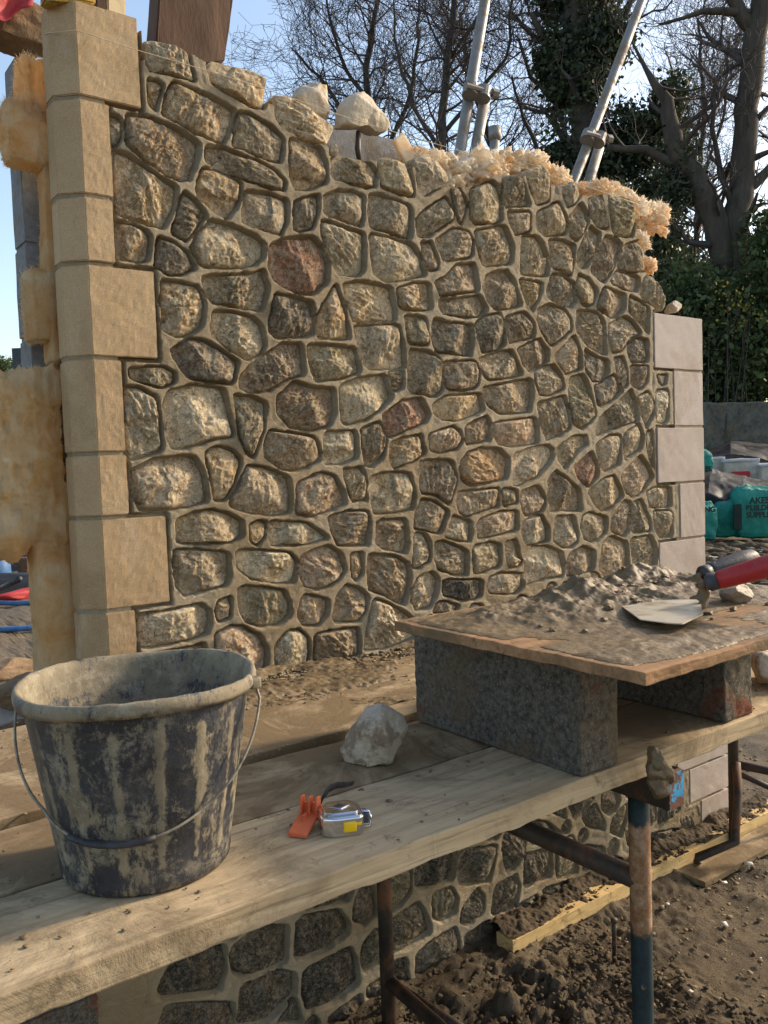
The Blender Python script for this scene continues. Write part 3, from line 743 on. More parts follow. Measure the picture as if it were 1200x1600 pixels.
def stone_mesh(Q, seed, proud, topfree=False, nr=20):
    """one stone: polar grid over its outline, domed, cleft by random planes, rough"""
    rs = np.random.RandomState(seed)
    d = np.r_[0, np.cumsum(np.hypot(*(np.roll(Q, -1, 0)-Q).T))]; L = d[-1]; nb = int(np.clip(L/.0045, 40, 150))
    t = np.linspace(0, L, nb+1)[:-1]; QQ = np.vstack([Q, Q[:1]])
    B = np.stack([np.interp(t, d, QQ[:, 0]), np.interp(t, d, QQ[:, 1])], 1)
    c = B.mean(0); rv = B-c; rl = np.hypot(*rv.T)
    shr = -.0006+.0040*fbm(np.c_[B*1., np.full(nb, seed*1.3)], 55, 2)
    B = c+rv*(1-np.minimum(shr, .004)/rl)[:, None]; size = rl.mean()
    rr = np.linspace(1, 0, nr+1)[:-1]**.85
    pts = []; 
    for r in rr: pts.append(np.c_[c+(B-c)*r, np.full(nb, r)])
    G = np.vstack(pts+[np.array([[c[0], c[1], 0]])])
    uv = (G[:, :2]-c)/size; r = G[:, 2]
    H = proud*(.55+.3*rs.rand())
    h = H*(1-r**(4+rs.rand()*4))*(1-.22*(uv**2).sum(1)*rs.rand())+(.017)*(1-sstep(.74, 1, r)**3)
    h += H*.25*(uv@rs.normal(size=2))*(1-r**4)
    for k in range(rs.randint(4, 7)):                   # cleavage planes
        a = rs.rand()*6.28; sl_ = rs.uniform(.2, 1.1); o_ = rs.uniform(.35, 1.)*H+.008
        pl = o_-sl_*size*(uv@np.array([math.cos(a), math.sin(a)])-.15)*.55
        h = np.where(h > pl, pl+(h-pl)*.22, h)
    p3 = np.c_[G[:, :2], np.full(len(G), seed*.37)]
    if rs.rand() < .45:                                 # split along the bedding: long steps across the face
        a = rs.rand()*3.14; e1 = np.array([math.cos(a), math.sin(a)]); e2 = np.array([-e1[1], e1[0]])
        ps = np.c_[(G[:, :2]-c)@e1*5, (G[:, :2]-c)@e2*22, np.full(len(G), seed*.7)]
        stp = fbm(ps, 6, 4); h += (np.floor(stp*7)/7-.45)*.020*(1-r**5)*min(1, size/.035)
    if rs.rand() < .5:                                  # a sharp fracture edge
        a = rs.rand()*6.28; dd = uv@np.array([math.cos(a), math.sin(a)])-rs.uniform(-.3, .4)+(fbm(p3, 40, 3)-.5)*.5
        h -= sstep(0, .12, dd)*rs.uniform(.004, .009)
    h += ((fbm(p3, 24, 5)-.5)*.015+(fbm(p3+3, 60, 4, True)-.6)*.010)*(1-r**6)*min(1, size/.035)
    h += (fbm(p3+6, 140, 2)-.5)*.002
    h = np.maximum(h, .0)*(1-.0*r)
    h[r > .999] -= .004
    y = DEPTH-.004-h
    V = np.c_[G[:, 0], y, G[:, 1]]; n = len(V)
    backy = .06 if topfree else .02
    V = np.vstack([V, np.c_[B[:, 0], np.full(nb, backy), B[:, 1]]])
    F_ = []; 
    ii = np.arange(nb); jj = (ii+1) % nb
    for k in range(nr-1): F_.append(np.stack([k*nb+ii, k*nb+jj, (k+1)*nb+jj, (k+1)*nb+ii], 1))
    quads = np.vstack(F_+[np.stack([n+ii, n+jj, jj, ii], 1)])
    tri = np.stack([(nr-1)*nb+ii, (nr-1)*nb+jj, np.full(nb, n-1)], 1)
    fl = [tuple(a) for a in quads[:, ::-1]]+[tuple(a) for a in tri[:, ::-1]]
    return V, fl
order = sorted(range(len(stones)), key=lambda i: -stones[i]['a'])
rest = MB(); rs0 = np.random.RandomState(11)
topl = [wall(*p)[[0, 2]] for p in []]
SPECIAL = {'r': 'reddish stone', 'D': 'blackish stone', 'Y': 'orange-gold stone'}
for rank, i in enumerate(order):
    s = stones[i]; Q = s['Q']
    if area(Q) < 0: Q = Q[::-1]
    tx = so_[np.clip(np.searchsorted(X, Q[:, 0]), 0, nx-1), np.clip(np.searchsorted(Z, Q[:, 1]), 0, nz-1)].max() > -.006
    sz = math.sqrt(abs(area(Q)))
    V, fl = stone_mesh(Q, 100+i, min(.028, sz*.26)*(1.25 if tx else 1), tx)
    if tx:                                              # top course stones have full depth
        V[:, 1] = np.where(V[:, 1] > .05, .085, V[:, 1]-.004)
    tn = np.array(TINT[s['c']])*np.array([1.82, 1.53, 1.15])*rs0.uniform(.86, 1.12)*(1+rs0.uniform(-.04, .04, 3)); tn = .74*tn+.26*(tn@np.array([.3, .59, .11]))*np.array([1.22, 1., .70]); tn = tn*np.array([1.04, 1.0, .93])
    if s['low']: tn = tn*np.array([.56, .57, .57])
    if rank < 100:
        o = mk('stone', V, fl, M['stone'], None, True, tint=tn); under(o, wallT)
        if s['c'] in SPECIAL: o['label'] = SPECIAL[s['c']]
    else: rest.add(V, fl, tn)
o = rest.build('small_stones', M['stone']); under(o, wallT); tag(o, kind='stuff')
# quoin blocks
for k, (a, b, c, d) in enumerate(QL):
    z0, z1 = c, d
    P = [(0, -.002), (b, -.002), (b, .10), (-.046, .10), (-.046, .044)]
    bm = bmesh.new(); vv = [bm.verts.new((x, y, z0)) for x, y in P]; vt = [bm.verts.new((x, y, z1)) for x, y in P]; n = len(P)
    bm.faces.new(vv[::-1]); bm.faces.new(vt)
    for i in range(n): bm.faces.new((vv[i], vv[(i+1) % n], vt[(i+1) % n], vt[i]))
    bmesh.ops.recalc_face_normals(bm, faces=bm.faces[:])
    bmesh.ops.bevel(bm, geom=bm.edges[:], offset=.0022, segments=2, affect='EDGES')
    bmesh.ops.subdivide_edges(bm, edges=[e for e in bm.edges if e.calc_length() > .03], cuts=22, use_grid_fill=True)
    bm.verts.index_update(); V = np.array([tuple(q.co) for q in bm.verts]); fl = [tuple(x.index for x in q.verts) for q in bm.faces]; bm.free()
    V = rough_up(rough_up(V, .0008, 30, k), .0009, 90, k); V[:, 1] += .0015*math.sin(k*2.3)
    o = mk('quoin_block', V, fl, M['quoinL'], None, False); under(o, wallT)
for k, (a, b, c, d) in enumerate(QR):
    V, fl = box((a, -.002, c), (b, .10, d), (8, 1, 6), .002)
    V = rough_up(rough_up(V, .0008, 30, k+20), .0009, 90, k); V[:, 1] += .0012*math.sin(k*1.7)
    o = mk('quoin_block', V, fl, M['quoinR'], None, False); under(o, wallT)
# bed joints of the quoins
jb = MB()
for P, y in (([(.002, .004), (.060, .004), (.060, .095), (-.043, .095), (-.043, .046)], 0),):
    n = len(P); z0, z1 = -.05, 2.61
    V = [(x, yy, z0) for x, yy in P]+[(x, yy, z1) for x, yy in P]
    jb.add(V, [tuple(range(n-1, -1, -1)), tuple(range(n, 2*n))]+[(i, (i+1) % n, (i+1) % n+n, i+n) for i in range(n)])
V, fl = box((2.24, .0015, -.05), (2.424, .096, 2.08), (4, 1, 60)); V = rough_up(V, .0008, 25, 5); jb.add(V, fl)
under(jb.build('bed_joints', M['mortar'], None, False), wallT)
# rough concrete block at the foot, left
V, fl = box((-.02, -.02, -.05), (.13, .09, .34), (3, 2, 5), .004); 

V, fl = box((-.75, .004, -.05), (.052, .09, .345), (60, 1, 30), .003); under(mk('footing_mortar', rough_up(V, .006, 14), fl, M['mortar']), wallT)
for q0, q1, q2, q3 in ((-.44, -.07, .235, .335), (-.30, -.01, .17, .222), (-.72, -.33, .10, .222), (-.13, .092, .02, .155)):
    V, fl = box((q0, -.012, q2), (q1, .06, q3), (60, 1, 24), .006); under(mk('foundation_block', rough_up(rough_up(V, .004, 16, q0), .0025, 70), fl, M['denseblock'], None, False), wallT)

# ------------------------------------------------------------------ inner leaf, wool, timbers at the top
t = thing('block_wall', 'dark grey concrete block inner wall standing behind the stone wall across the insulated gap', 'block wall', (1.2, .28, 0))
bk = 0
for k in range(13):
    z0 = -.03+k*.225-(.09 if k else 0)+.0; z1 = z0+.215
    if z1 > 2.61: break
    V, fl = box((-.078, .225, z0), (.30, .325, z1), (6, 2, 4), .003)
    under(mk('end_block', rough_up(V, .002, 22, k), fl, M['greyblock'], None, False), t)
V, fl = box((-.074, .229, -.05), (2.38, .321, 2.555), (2, 1, 2)); under(mk('block_courses', V, fl, M['greyblock'], None, False), t)
V, fl = box((.303, .222, 2.42), (2.37, .324, 2.598), (10, 1, 2), .003); under(mk('top_course', rough_up(V, .0015, 12), fl, M['greyblock'], None, False), t)
# wool
def wool(lo, hi, amp, seed, seg=.006, fray=.0):
    lo = np.array(lo); hi = np.array(hi); n = np.maximum(1, ((hi-lo)/seg).astype(int)); V, fl = box(lo, hi, tuple(n), min(hi-lo)*.2)
    c = (lo+hi)/2; nr = (V-c)/((hi-lo)/2); nr = np.sign(nr)*abs(nr)**6; nr /= np.maximum(np.linalg.norm(nr, axis=1), 1e-6)[:, None]
    dsp = (fbm(V*np.array([1.6, 1, .45])+seed, 11, 4)-.5)*2.4*amp+(fbm(V*np.array([1.5, 1, .5])+seed*2, 42, 3, True)-.6)*amp*.9
    return V+nr*dsp[:, None], fl
def fibres(V, fl, n, ln, seed, up=.6, wd=.0007):
    """thin tufts of glass fibre standing out of a wool surface"""
    rs = np.random.RandomState(seed); mb = MB(); c = V.mean(0)
    for k in range(n):
        f = fl[rs.randint(len(fl))]; p = V[list(f)].mean(0)
        d = (p-c); d /= np.linalg.norm(d); d = d+rs.normal(size=3)*.6+np.array([0, 0, up]); d /= np.linalg.norm(d)
        l = ln*rs.uniform(.4, 1.5); s = np.cross(d, rs.normal(size=3)); s /= np.linalg.norm(s); b = d+rs.normal(size=3)*.5
        mb.add([p-s*wd*3, p+s*wd*3, p+d*l*.5+s*wd*2, p+d*l*.5-s*wd*2, p+(d+b)*l*.5], [(0, 1, 2, 3), (3, 2, 4)])
    return mb
def batt(name, label, parts, nf, seed, group='insulation wool in the cavity'):
    mb = MB(); 
    for k, (lo, hi, amp) in enumerate(parts):
        V, fl = wool(lo, hi, amp, seed+k*3.3); mb.add(V, fl)
        fb = fibres(V, fl, nf*5, .011, seed+k, .4, .00018); mb.add(np.vstack(fb.v), fb.f)
    o = mb.build(name, M['wool']); tag(o, label, 'insulation', group)
    return o
batt('insulation_batt', 'large thick slab of orange mineral wool sticking out left beside the corner blocks', [((-.215, .125, 1.372), (-.035, .225, 1.808), .030)], 900, 5)
batt('insulation_batt', 'narrow upright strip of orange wool directly below the big slab', [((-.122, .115, 1.00), (-.03, .20, 1.40), .008)], 200, 15)
batt('insulation_batt', 'torn orange wool tuft hanging out beside the topmost corner blocks', [((-.128, .12, 2.29), (-.04, .20, 2.43), .014), ((-.085, .12, 2.40), (-.03, .19, 2.53), .014)], 350, 25)
batt('insulation_batt', 'ragged orange wool scrap poking out halfway between the top tuft and the big slab', [((-.054, .12, 1.83), (-.03, .19, 2.30), .006), ((-.100, .125, 1.88), (-.035, .19, 2.04), .018)], 300, 35)
# wool along the wall top: lumps following the gap behind the face
def lumps(name, label, pts, seed, y=.16, nf=120):
    mb = MB(); rs = np.random.RandomState(seed)
    for (px, py, r) in pts:
        c = wall(px, py, y+rs.uniform(-.03, .03)); V, f = ico(5)
        nn = V.copy(); V = V*np.array([1.25, .8, .72])*r
        V = V+nn*((fbm(nn*1.+seed+px*.01, 2.0, 4)-.5)*1.6*r+(fbm(nn+seed+px*.01, 4, 3)-.5)*.8*r)[:, None]; V = V+c
        mb.add(V, f); fb = fibres(V, f, 90, r*.5, seed+int(px), .3, .00016); mb.add(np.vstack(fb.v), fb.f)
    return tag(mb.build(name, M['wool_pale']), label, 'insulation', 'insulation wool in the cavity')
lumps('wool_scrap', 'long fluffy pale wool strip along the wall top at the feet of the leaning poles',
      [(640, 246, .035), (655, 248, .035), (672, 255, .05), (692, 262, .05), (712, 266, .055), (732, 268, .055), (752, 264, .06), (772, 262, .05), (794, 258, .05), (815, 255, .045), (835, 254, .045), (700, 290, .05), (725, 290, .05)], 51)
lumps('wool_scrap', 'small pale wool lumps between the topmost rubble stones right of the middle',
      [(856, 268, .032), (868, 274, .035), (878, 278, .03), (905, 296, .03), (920, 300, .04)], 61)
lumps('wool_scrap', 'torn wool overhanging the sloping right shoulder of the wall top',
      [(938, 296, .04), (955, 300, .045), (972, 308, .05), (992, 322, .055), (1008, 332, .055), (1024, 338, .055), (1012, 352, .05), (1033, 328, .035), (1036, 362, .022), (1002, 372, .03), (1008, 384, .022)], 71, .10)
lumps('wool_scrap', 'tiny wool wad beside the right edge stones above the pink corner blocks', [(1013, 412, .03), (1016, 420, .025)], 81, .06)
# pale insulation flap
V, f = box((0, 0, 0), (.055, .012, .10), (4, 1, 6), .004); c = wall(640, 243, .12)
V = rough_up(V, .003, 30); a = rad(38); V = np.c_[V[:, 0]*math.cos(a)+V[:, 2]*math.sin(a)*-1, V[:, 1], V[:, 0]*math.sin(a)+V[:, 2]*math.cos(a)]+c-np.array([.0, 0, .045])
tag(mk('insulation_offcut', V, f, M['wool_pale']), 'thin pale offcut of insulation leaning behind the top stones near the middle', 'insulation', 'insulation wool in the cavity')
# loose stones along the top
def rockpx(name, px, py, y, s, seed, mat, label, cat='stone', group=None, **kw):
    c = wall(px, py, y); V, f = rock(c, s, seed, 5, 16, .06, 0, .45, .8); V[:, 2] = np.maximum(V[:, 2], c[2]-s[2]*.62+(V[:, 0]-c[0])*-.12)
    o = mk(name, V, f, mat); tag(o, label, cat, group); return o
g = 'loose stones on top of the wall'
V, f = prock([(528, 200), (532, 172), (541, 152), (562, 146), (580, 155), (597, 182), (605, 200), (598, 210), (560, 205)], .09, None, .055, 5)
tag(mk('loose_stone', V, f, M['limerock']), 'clean cream angular stone balanced on a pin above the wall top', 'stone', g)
V, f = prock([(458, 152), (468, 136), (490, 131), (507, 136), (513, 160), (517, 190), (495, 185), (470, 172)], .10, None, .045, 8)
tag(mk('loose_stone', V, f, M['limerock']), 'pale rounded stone tucked behind the top course left of the balanced stone', 'stone', g)
rockpx('loose_stone', 1053, 480, .05, (.045, .04, .038), 22, M['rock'], 'small brown stone sitting on the topmost pink corner block', group=g)
V, f = tube([wall(561, 250, .09), wall(559, 232, .09), wall(560, 205, .09)], [.007, .009, .007], 8)
tag(mk('steel_pin', V, f, M['rusty']), 'short brown pin holding up the balanced cream stone', 'pin')
# string line
P = []
for a, b in [(14, 150), (40, 98), (58, 62), (72, 52), (118, 47), (165, 62), (220, 80), (330, 112), (430, 144), (520, 176), (605, 203), (720, 236), (840, 268), (930, 296), (1030, 330)]:
    P.append(wall(a, b, -.028 if a > 100 else (.05 if a > 60 else .25)))
V, f = tube(P, .0009, 5); tag(mk('string_line', V, f, M['string']), 'thin taut builder\'s line running across the face near the wall top', 'string')
# timbers at the top left
def beampx(name, quad, y, th, mat, label, cat, ext=0):
    P = [wall(a, b, y) for a, b in quad]; P = np.array(P); Q = P+np.array([0, th, 0]); n = len(P)
    bm = bmesh.new(); a_ = [bm.verts.new(tuple(p)) for p in P]; b_ = [bm.verts.new(tuple(p)) for p in Q]
    bm.faces.new(a_); bm.faces.new(b_[::-1])
    for i in range(n): bm.faces.new((a_[i], b_[i], b_[(i+1) % n], a_[(i+1) % n]))
    bmesh.ops.recalc_face_normals(bm, faces=bm.faces[:]); bmesh.ops.bevel(bm, geom=bm.edges[:], offset=.004, segments=2, affect='EDGES')
    bmesh.ops.subdivide_edges(bm, edges=[e for e in bm.edges if e.calc_length() > .04], cuts=8, use_grid_fill=True)
    bm.verts.index_update(); V = np.array([tuple(q.co) for q in bm.verts]); fl = [tuple(x.index for x in q.verts) for q in bm.faces]; bm.free()
    return tag(mk(name, rough_up(V, .0025, 14, quad[0][0]), fl, mat, None, False), label, cat)
beampx('timber_post', [(243, 66), (252, -60), (372, -60), (352, 96), (320, 100), (262, 100)], .225, .075, M['brown'], 'thick dark brown weathered post standing up behind the top left of the wall', 'post')
beampx('timber_batten', [(150, 30), (150, -25), (168, -25), (168, 30)], .13, .05, M['brown'], 'narrow brown timber end just behind the top corner block', 'timber')
beampx('timber_batten', [(168, 34), (168, -25), (197, -25), (197, 34)], .14, .05, M['buffpale'], 'pale cream timber end rising behind the top corner block', 'timber')
t_ = beampx('spirit_level', [(72, -1), (72, -22), (150, -20), (150, 6), (128, 2)], .0, .05, M['mustard'], 'dull yellow straightedge lying on the top of the corner blocks', 'level')
V, f = rock((0, 0, 0), (.13, .07, .075), 31, 5, cuts=12, cutlo=.6, cuthi=.8); V += wall(28, 48, .29)
tag(mk('rough_block', V, f, M['claysoil']), 'rough brown stone block capping the dark inner wall at top left', 'stone')
pts = [wall(a, b, y) for a, b, y in [(-40, 60, .2), (0, 52, .19), (52, 8, .2), (70, -30, .22), (-40, -30, .22)]]
G = []; fl = []; n = 14
A, B_, C_, D_ = [np.array(wall(*p)) for p in [(-60, 62, .19), (48, 8, .20), (66, -50, .25), (-60, -50, .25)]]
for i in range(n+1):
    for j in range(n+1):
        u, v_ = i/n, j/n; p = A*(1-u)*(1-v_)+B_*u*(1-v_)+C_*u*v_+D_*(1-u)*v_; p = p+np.array([0, .012*math.sin(u*11)+.01*math.sin(v_*9), .006*math.sin(u*17)]); G.append(p)
for i in range(n):
    for j in range(n): a = i*(n+1)+j; fl.append((a, a+n+1, a+n+2, a+1))
o = mk('red_sheet', G, fl, M['redtarp']); md = o.modifiers.new('thick', 'SOLIDIFY'); md.thickness = .003
tag(o, 'bright red plastic sheet draped over the brown block in the top left corner', 'sheet')
# ------------------------------------------------------------------ scaffold poles behind the wall
def pole(name, label, a, b, sa, sb, y, coup, mat=M['galv']):
    t = thing(name, label, 'scaffold pole', wall(*a, y), 'leaning scaffold poles')
    p0 = wall(*a, y); p1 = wall(*b, y+.12); d = p1-p0; p0 = p0-d*.35; p1 = p1+d*.5
    V, f = tube([p0+(p1-p0)*k/12 for k in range(13)], .0242, 20); under(mk('tube', V, f, mat), t)
    q0 = wall(*sa, y-.03); q1 = wall(*sb, y+.02); q0 = q0-(q1-q0)*.4
    V, f = tube([q0, q0*.5+q1*.5, q1], .0242, 20); under(mk('short_tube', V, f, mat), t)
    c = wall(*coup, y-.005); ax = Vector(tuple(d)).normalized()
    mb = MB()
    for r, h in ((.034, .026),):
        V, f = tube([c-np.array(ax)*h, c+np.array(ax)*h], r, 16); mb.add(V, f)
        k2 = c+np.array([.055, -.02, -.008]); V, f = tube([k2-np.array(ax)*h, k2+np.array(ax)*h], r, 16); mb.add(V, f)
    V, f = tube([c+np.array([-.05, -.03, .0]), c+np.array([.11, -.045, -.004])], .011, 6); mb.add(V, f)
    V, f = tube([c+np.array([.085, -.042, -.004]), c+np.array([.115, -.046, -.004])], .019, 6); mb.add(V, f)
    under(mb.build('coupler', M['galv'], None, False), t); return t
pole('scaffold_pole', 'steeper leaning galvanised scaffold pole with a short tube clamped beside it, left of the stub', (719, 235), (758, 0), (743, 235), (757, 158), .75, (735, 142))
pole('scaffold_pole', 'galvanised scaffold pole leaning far right in front of the ivy-clad tree', (896, 285), (1003, 0), (918, 290), (936, 232), .75, (919, 214))
t = thing('scaffold_stub', 'short capped tube standing upright between the two leaning poles', 'scaffold pole', wall(772, 255, .6), 'leaning scaffold poles')
V, f = tube([wall(770, 300, .6), wall(773, 215, .6)], .020, 16); under(mk('tube', V, f, M['galv']), t)
V, f = tube([wall(773, 219, .6), wall(773, 199, .6)], .0255, 16); under(mk('collar', V, f, M['galv']), t)
V, f = tube([wall(792, 300, .62), wall(794, 238, .62)], .018, 12); tag(mk('scaffold_stub', V, f, M['galv']), 'lowest stub of tube just right of the capped one', 'scaffold pole', 'leaning scaffold poles')

# ------------------------------------------------------------------ ground
rs = np.random.RandomState(5)
u = np.linspace(-1, 1, 620); A_ = 5.6
xs = 1.5+np.sinh(u*7.5)*.35
ys = -.3+np.sinh(np.linspace(-1, 1, 520)*7.3)*.4
GX, GY = np.meshgrid(xs, ys, indexing='ij'); g3 = np.stack([GX.ravel(), GY.ravel(), np.zeros(GX.size)], 1)
near = np.exp(-((g3[:, 0]-1.6)**2+(g3[:, 1]+.2)**2)/30)
hz = (fbm(g3, 2.2, 3)-.5)*.07+(fbm(g3+5, 11, 4)-.5)*.045+(fbm(g3+9, 42, 3, True)-.5)*.02
dist = np.hypot(g3[:, 0], g3[:, 1])
hz = hz*np.clip(8/np.maximum(dist, 1), .25, 1)
under_pl = sstep(.02, -.35, g3[:, 1])*sstep(-.9, -.35, g3[:, 1])*sstep(1.45, 1.1, g3[:, 0])*sstep(-1, .5, g3[:, 0])
clod = ((fbm(g3+2, 11, 4)-.5)*.10+(fbm(g3+2, 34, 5, True)-.5)*.075)*under_pl
flat = sstep(1.2, 1.7, g3[:, 0])*sstep(-.25, -.6, g3[:, 1])
hz = hz*(1-.75*flat)+clod-.012
bank = np.exp(-(g3[:, 1]/.12)**2)*sstep(1., 2.2, g3[:, 0])*sstep(2.7, 2.3, g3[:, 0])*.05
g3[:, 2] = hz+bank
nX, nY = GX.shape; idx = np.arange(nX*nY).reshape(nX, nY)
q = np.stack([idx[:-1, :-1].ravel(), idx[1:, :-1].ravel(), idx[1:, 1:].ravel(), idx[:-1, 1:].ravel()], 1)
tag(mk('ground', g3, q, M['ground']), kind='structure')
def spread(name, x0, x1, y0, y1, zb, fn, mat, step=.004):
    xs = np.arange(x0, x1, step); ys = np.arange(y0, y1, step); a, b = np.meshgrid(xs, ys, indexing='ij')
    h = fn(a.ravel(), b.ravel()).reshape(a.shape); idx = np.arange(a.size).reshape(a.shape); k = h > .0004
    kq = k[:-1, :-1] | k[1:, :-1] | k[1:, 1:] | k[:-1, 1:]
    q = np.stack([idx[:-1, :-1][kq], idx[1:, :-1][kq], idx[1:, 1:][kq], idx[:-1, 1:][kq]], 1)
    used = np.unique(q); rem = np.full(a.size, -1); rem[used] = np.arange(len(used))
    V = np.stack([a.ravel(), b.ravel(), zb+np.where(h > 0, h, -.004).ravel()], 1)[used]
    return mk(name, V, rem[q], mat)
# clods and small stones under the platform and by the batten
def crumbs(name, n, fn, size, mat, seed, flat_=.6):
    rs = np.random.RandomState(seed); mb = []; fb = []; v0, f0 = ico(1); f0 = np.array(f0); off = 0
    for k in range(n):
        p = fn(rs); s = size*rs.uniform(.35, 1)**2*1.6
        v = v0*(1+.9*(rs.rand(len(v0), 1)-.5))*np.array([rs.uniform(.7, 1.4), rs.uniform(.7, 1.4), flat_])*s
        a = rs.rand()*6.3; v = np.c_[v[:, 0]*math.cos(a)-v[:, 1]*math.sin(a), v[:, 0]*math.sin(a)+v[:, 1]*math.cos(a), v[:, 2]]
        mb.append(v+np.array(p)); fb.append(f0+off); off += len(v0)
    return tag(mk(name, np.vstack(mb), np.vstack(fb), mat, None, False), kind='stuff')
crumbs('soil_clods', 5000, lambda r: (r.uniform(.2, 1.5), r.uniform(-.95, -.02), r.uniform(-.025, .018)), .0062, M['soil'], 3)
crumbs('soil_crumbs', 3500, lambda r: (r.uniform(1.2, 4.5), r.uniform(-1.6, .5), r.uniform(-.014, .006)), .0062, M['dirt'], 4)
crumbs('pale_litter', 60, lambda r: (r.uniform(1.4, 4.2), r.uniform(-1.0, -.15), .008), .011, M['whitish'], 9, .3)

# ------------------------------------------------------------------ platform
rsb = np.random.RandomState(2)
def board(y0, y1, x0, x1, label, mat, zt=1.02, k=0, sag=0.):
    V, f = box((x0, y0, zt-.038), (x1, y1, zt), (260, 10, 7), .0025)
    ed = np.clip(1-np.minimum(abs(V[:, 1]-y0), abs(V[:, 1]-y1))/.02, 0, 1)
    V[:, 2] += (fbm(V+k, 3, 2)-.5)*.004+ed*(fbm(V+k*2, 26, 3)-.55)*.004*(V[:, 2] > zt-.02)
    V[:, 1] += (fbm(np.c_[V[:, 0]*1.2, V[:, 0]*0+k, V[:, 0]*0], 3, 2)-.5)*.004*ed
    low = (V[:, 2] < zt-.03)*ed; V[:, 2] += low*(fbm(np.c_[V[:, 0], V[:, 0]*0+k*3, V[:, 1]*0], 30, 3)-.45)*.006
    return tag(mk('scaffold_board', V, f, mat, None, True), label, 'plank', 'planks of the working platform')
board(-1.062, -.842, -1.25, 2.56, 'front plank of the platform, the bucket and tape measure standing on it', M['board'], k=1)
board(-.832, -.612, -1.3, 2.52, 'second plank from the front, partly under the bucket', M['boarddirty_shade'], 1.018, k=2)
board(-.578, -.358, -1.2, 2.58, 'third plank, behind the pale rock and left of the block', M['boarddirty_shade'], 1.023, k=3)
board(-.352, -.132, -1.3, 2.5, 'rearmost wide plank, mud-caked, running along the wall foot', M['boarddirty_shade'], 1.02, k=4)
board(-.128, -.028, -.36, 2.5, 'narrow plank filling the gap against the wall', M['boarddirty_shade'], 1.012, k=5)
for o in sc.objects:
    if o.name.startswith('scaffold_board'):
        for p in o.data.polygons: p.use_smooth = False
def pl(r): 
    x = r.uniform(-.6, 2.4); y = r.uniform(-1.05, -.04) if r.rand() < .45 else r.uniform(-.6, -.03); return (x, y, 1.022)
crumbs('mortar_crumbs', 2600, pl, .0026, M['dirt'], 12, .4)
crumbs('mortar_droppings', 700, lambda r: (r.uniform(.1, 1.2), -.03-abs(r.normal())*.07, 1.02), .0048, M['mud'], 13, .5)
# smeared mortar on the boards by the wall: low relief
def sm(a, b):
    p = np.c_[a, b*1.6, a*0]; m = fbm(p, 7, 5); rim = sstep(-.30, -.05, b)
    return (m-.56+.13*rim)*.035+(fbm(p, 45, 4, True)-.6)*.012*(m > .5)
tag(spread('mortar_spill', -.1, 2.3, -.5, -.004, 1.0205, sm, M['mud']), kind='stuff')
# trestles
def trestle(x, yf, yr, label, mat, detail=True):
    t = thing('trestle', label, 'trestle', (x, (yf+yr)/2, 0), 'steel trestles under the platform')
    V, f = tube([(x, yf, -.03+k*.094) for k in range(11)], .0205, 20); under(mk('leg', V, f, mat), t)
    V, f = tube([(x, yr, -.03), (x, yr, .5), (x, yr, .98-.03)], .0205, 16); under(mk('leg', V, f, M['rusty']), t)
    mb = MB()          # angle-iron head
    V, f = box((x-.022, yf-.082, .902), (x+.022, yr+.03, .972), (1, 12, 1), .003); mb.add(V, f)
    hc_ = under(mb.build('head_channel', M['rusty'], None, False), t)
    if detail:
        V, f = box((x-.0215, yf-.0845, .904), (x+.0215, yf-.0825, .970)); under(mk('end_plate', V, f, M['bluepaint'], None, False), hc_)
    V, f = tube([(x, yf, .735), (x, yr, .735)], .021, 12); under(mk('cross_bar', V, f, M['rusty']), t)
    return t
trestle(.68, -.98, -.13, 'near trestle with a rust and teal painted front post and blue end plate', M['post'])
trestle(2.39, -.98, -.135, 'far trestle whose rear post stands by the right end of the stone wall', M['rusty'], False)
tr2 = [o for o in sc.objects if o.name.startswith('trestle')][-1]
tr1 = [o for o in sc.objects if o.name.startswith('trestle')][0]
for A, B, r in (((.68, -.13, .13), (.70, -.98, .02), .018), ((.69, -.14, .12), (.86, -.50, -.03), .013)):
    V, f = tube([A, [(p+q)/2+.004 for p, q in zip(A, B)], B], r, 10); under(mk('brace', V, f, M['rusty']), tr1)
a0 = gz(1090, 1348, .02)
V, f = tube([(2.385, -.15, .34), (2.33, -.19, .24), (2.22, -.24, .1), a0+np.array([.0, 0, .02]), a0], .0165, 10); under(mk('brace', V, f, M['rusty']), tr2)
V, f = tube([(2.39, -.14, .33), (2.75, -.40, .22)], .016, 10); under(mk('brace', V, f, M['rusty']), tr2)
V, f = tube([(2.39, -.14, .30), (2.85, -.25, .05)], .012, 10); under(mk('brace', V, f, M['rusty']), tr2)
# batten, sole plank, peg
V, f = box((1.175, -.118, .002), (2.80, -.045, .052), (90, 4, 3), .002); V = rough_up(V, .002, 20, 2)
tag(mk('timber_batten', V, f, M['batten'], None, False), 'long yellow softwood batten lying on the soil along the foot of the wall', 'timber')
def bs(a, b):
    p = np.c_[a, b, a*0]; return (fbm(p, 14, 4)-.46+.35*sstep(-.10, -.02, b))*.045+(fbm(p+3, 70, 4)-.5)*.016
tag(spread('batten_soil', 1.18, 2.78, -.117, -.004, .050, bs, M['soil'], .0035), kind='stuff')
crumbs('batten_dirt', 700, lambda r: (r.uniform(1.2, 2.75), r.uniform(-.105, -.0), .056), .0038, M['soil'], 14)
p0 = gz(1087, 1357); p1 = gz(1200, 1297)
V, f = box((2.02, -.245, -.01), (3.0, -.125, .014), (40, 3, 1), .002); tag(mk('sole_plank', rough_up(V, .002, 15), f, M['boarddirty_shade'], None, False), 'thin weathered plank half buried beneath the far trestle leg', 'plank')
pg = gz(960, 1492); V, f = tube([pg-np.array([0, 0, .05]), pg+np.array([0, 0, .07]), pg+np.array([.002, 0, .108])], [.007, .007, .0075], 10)
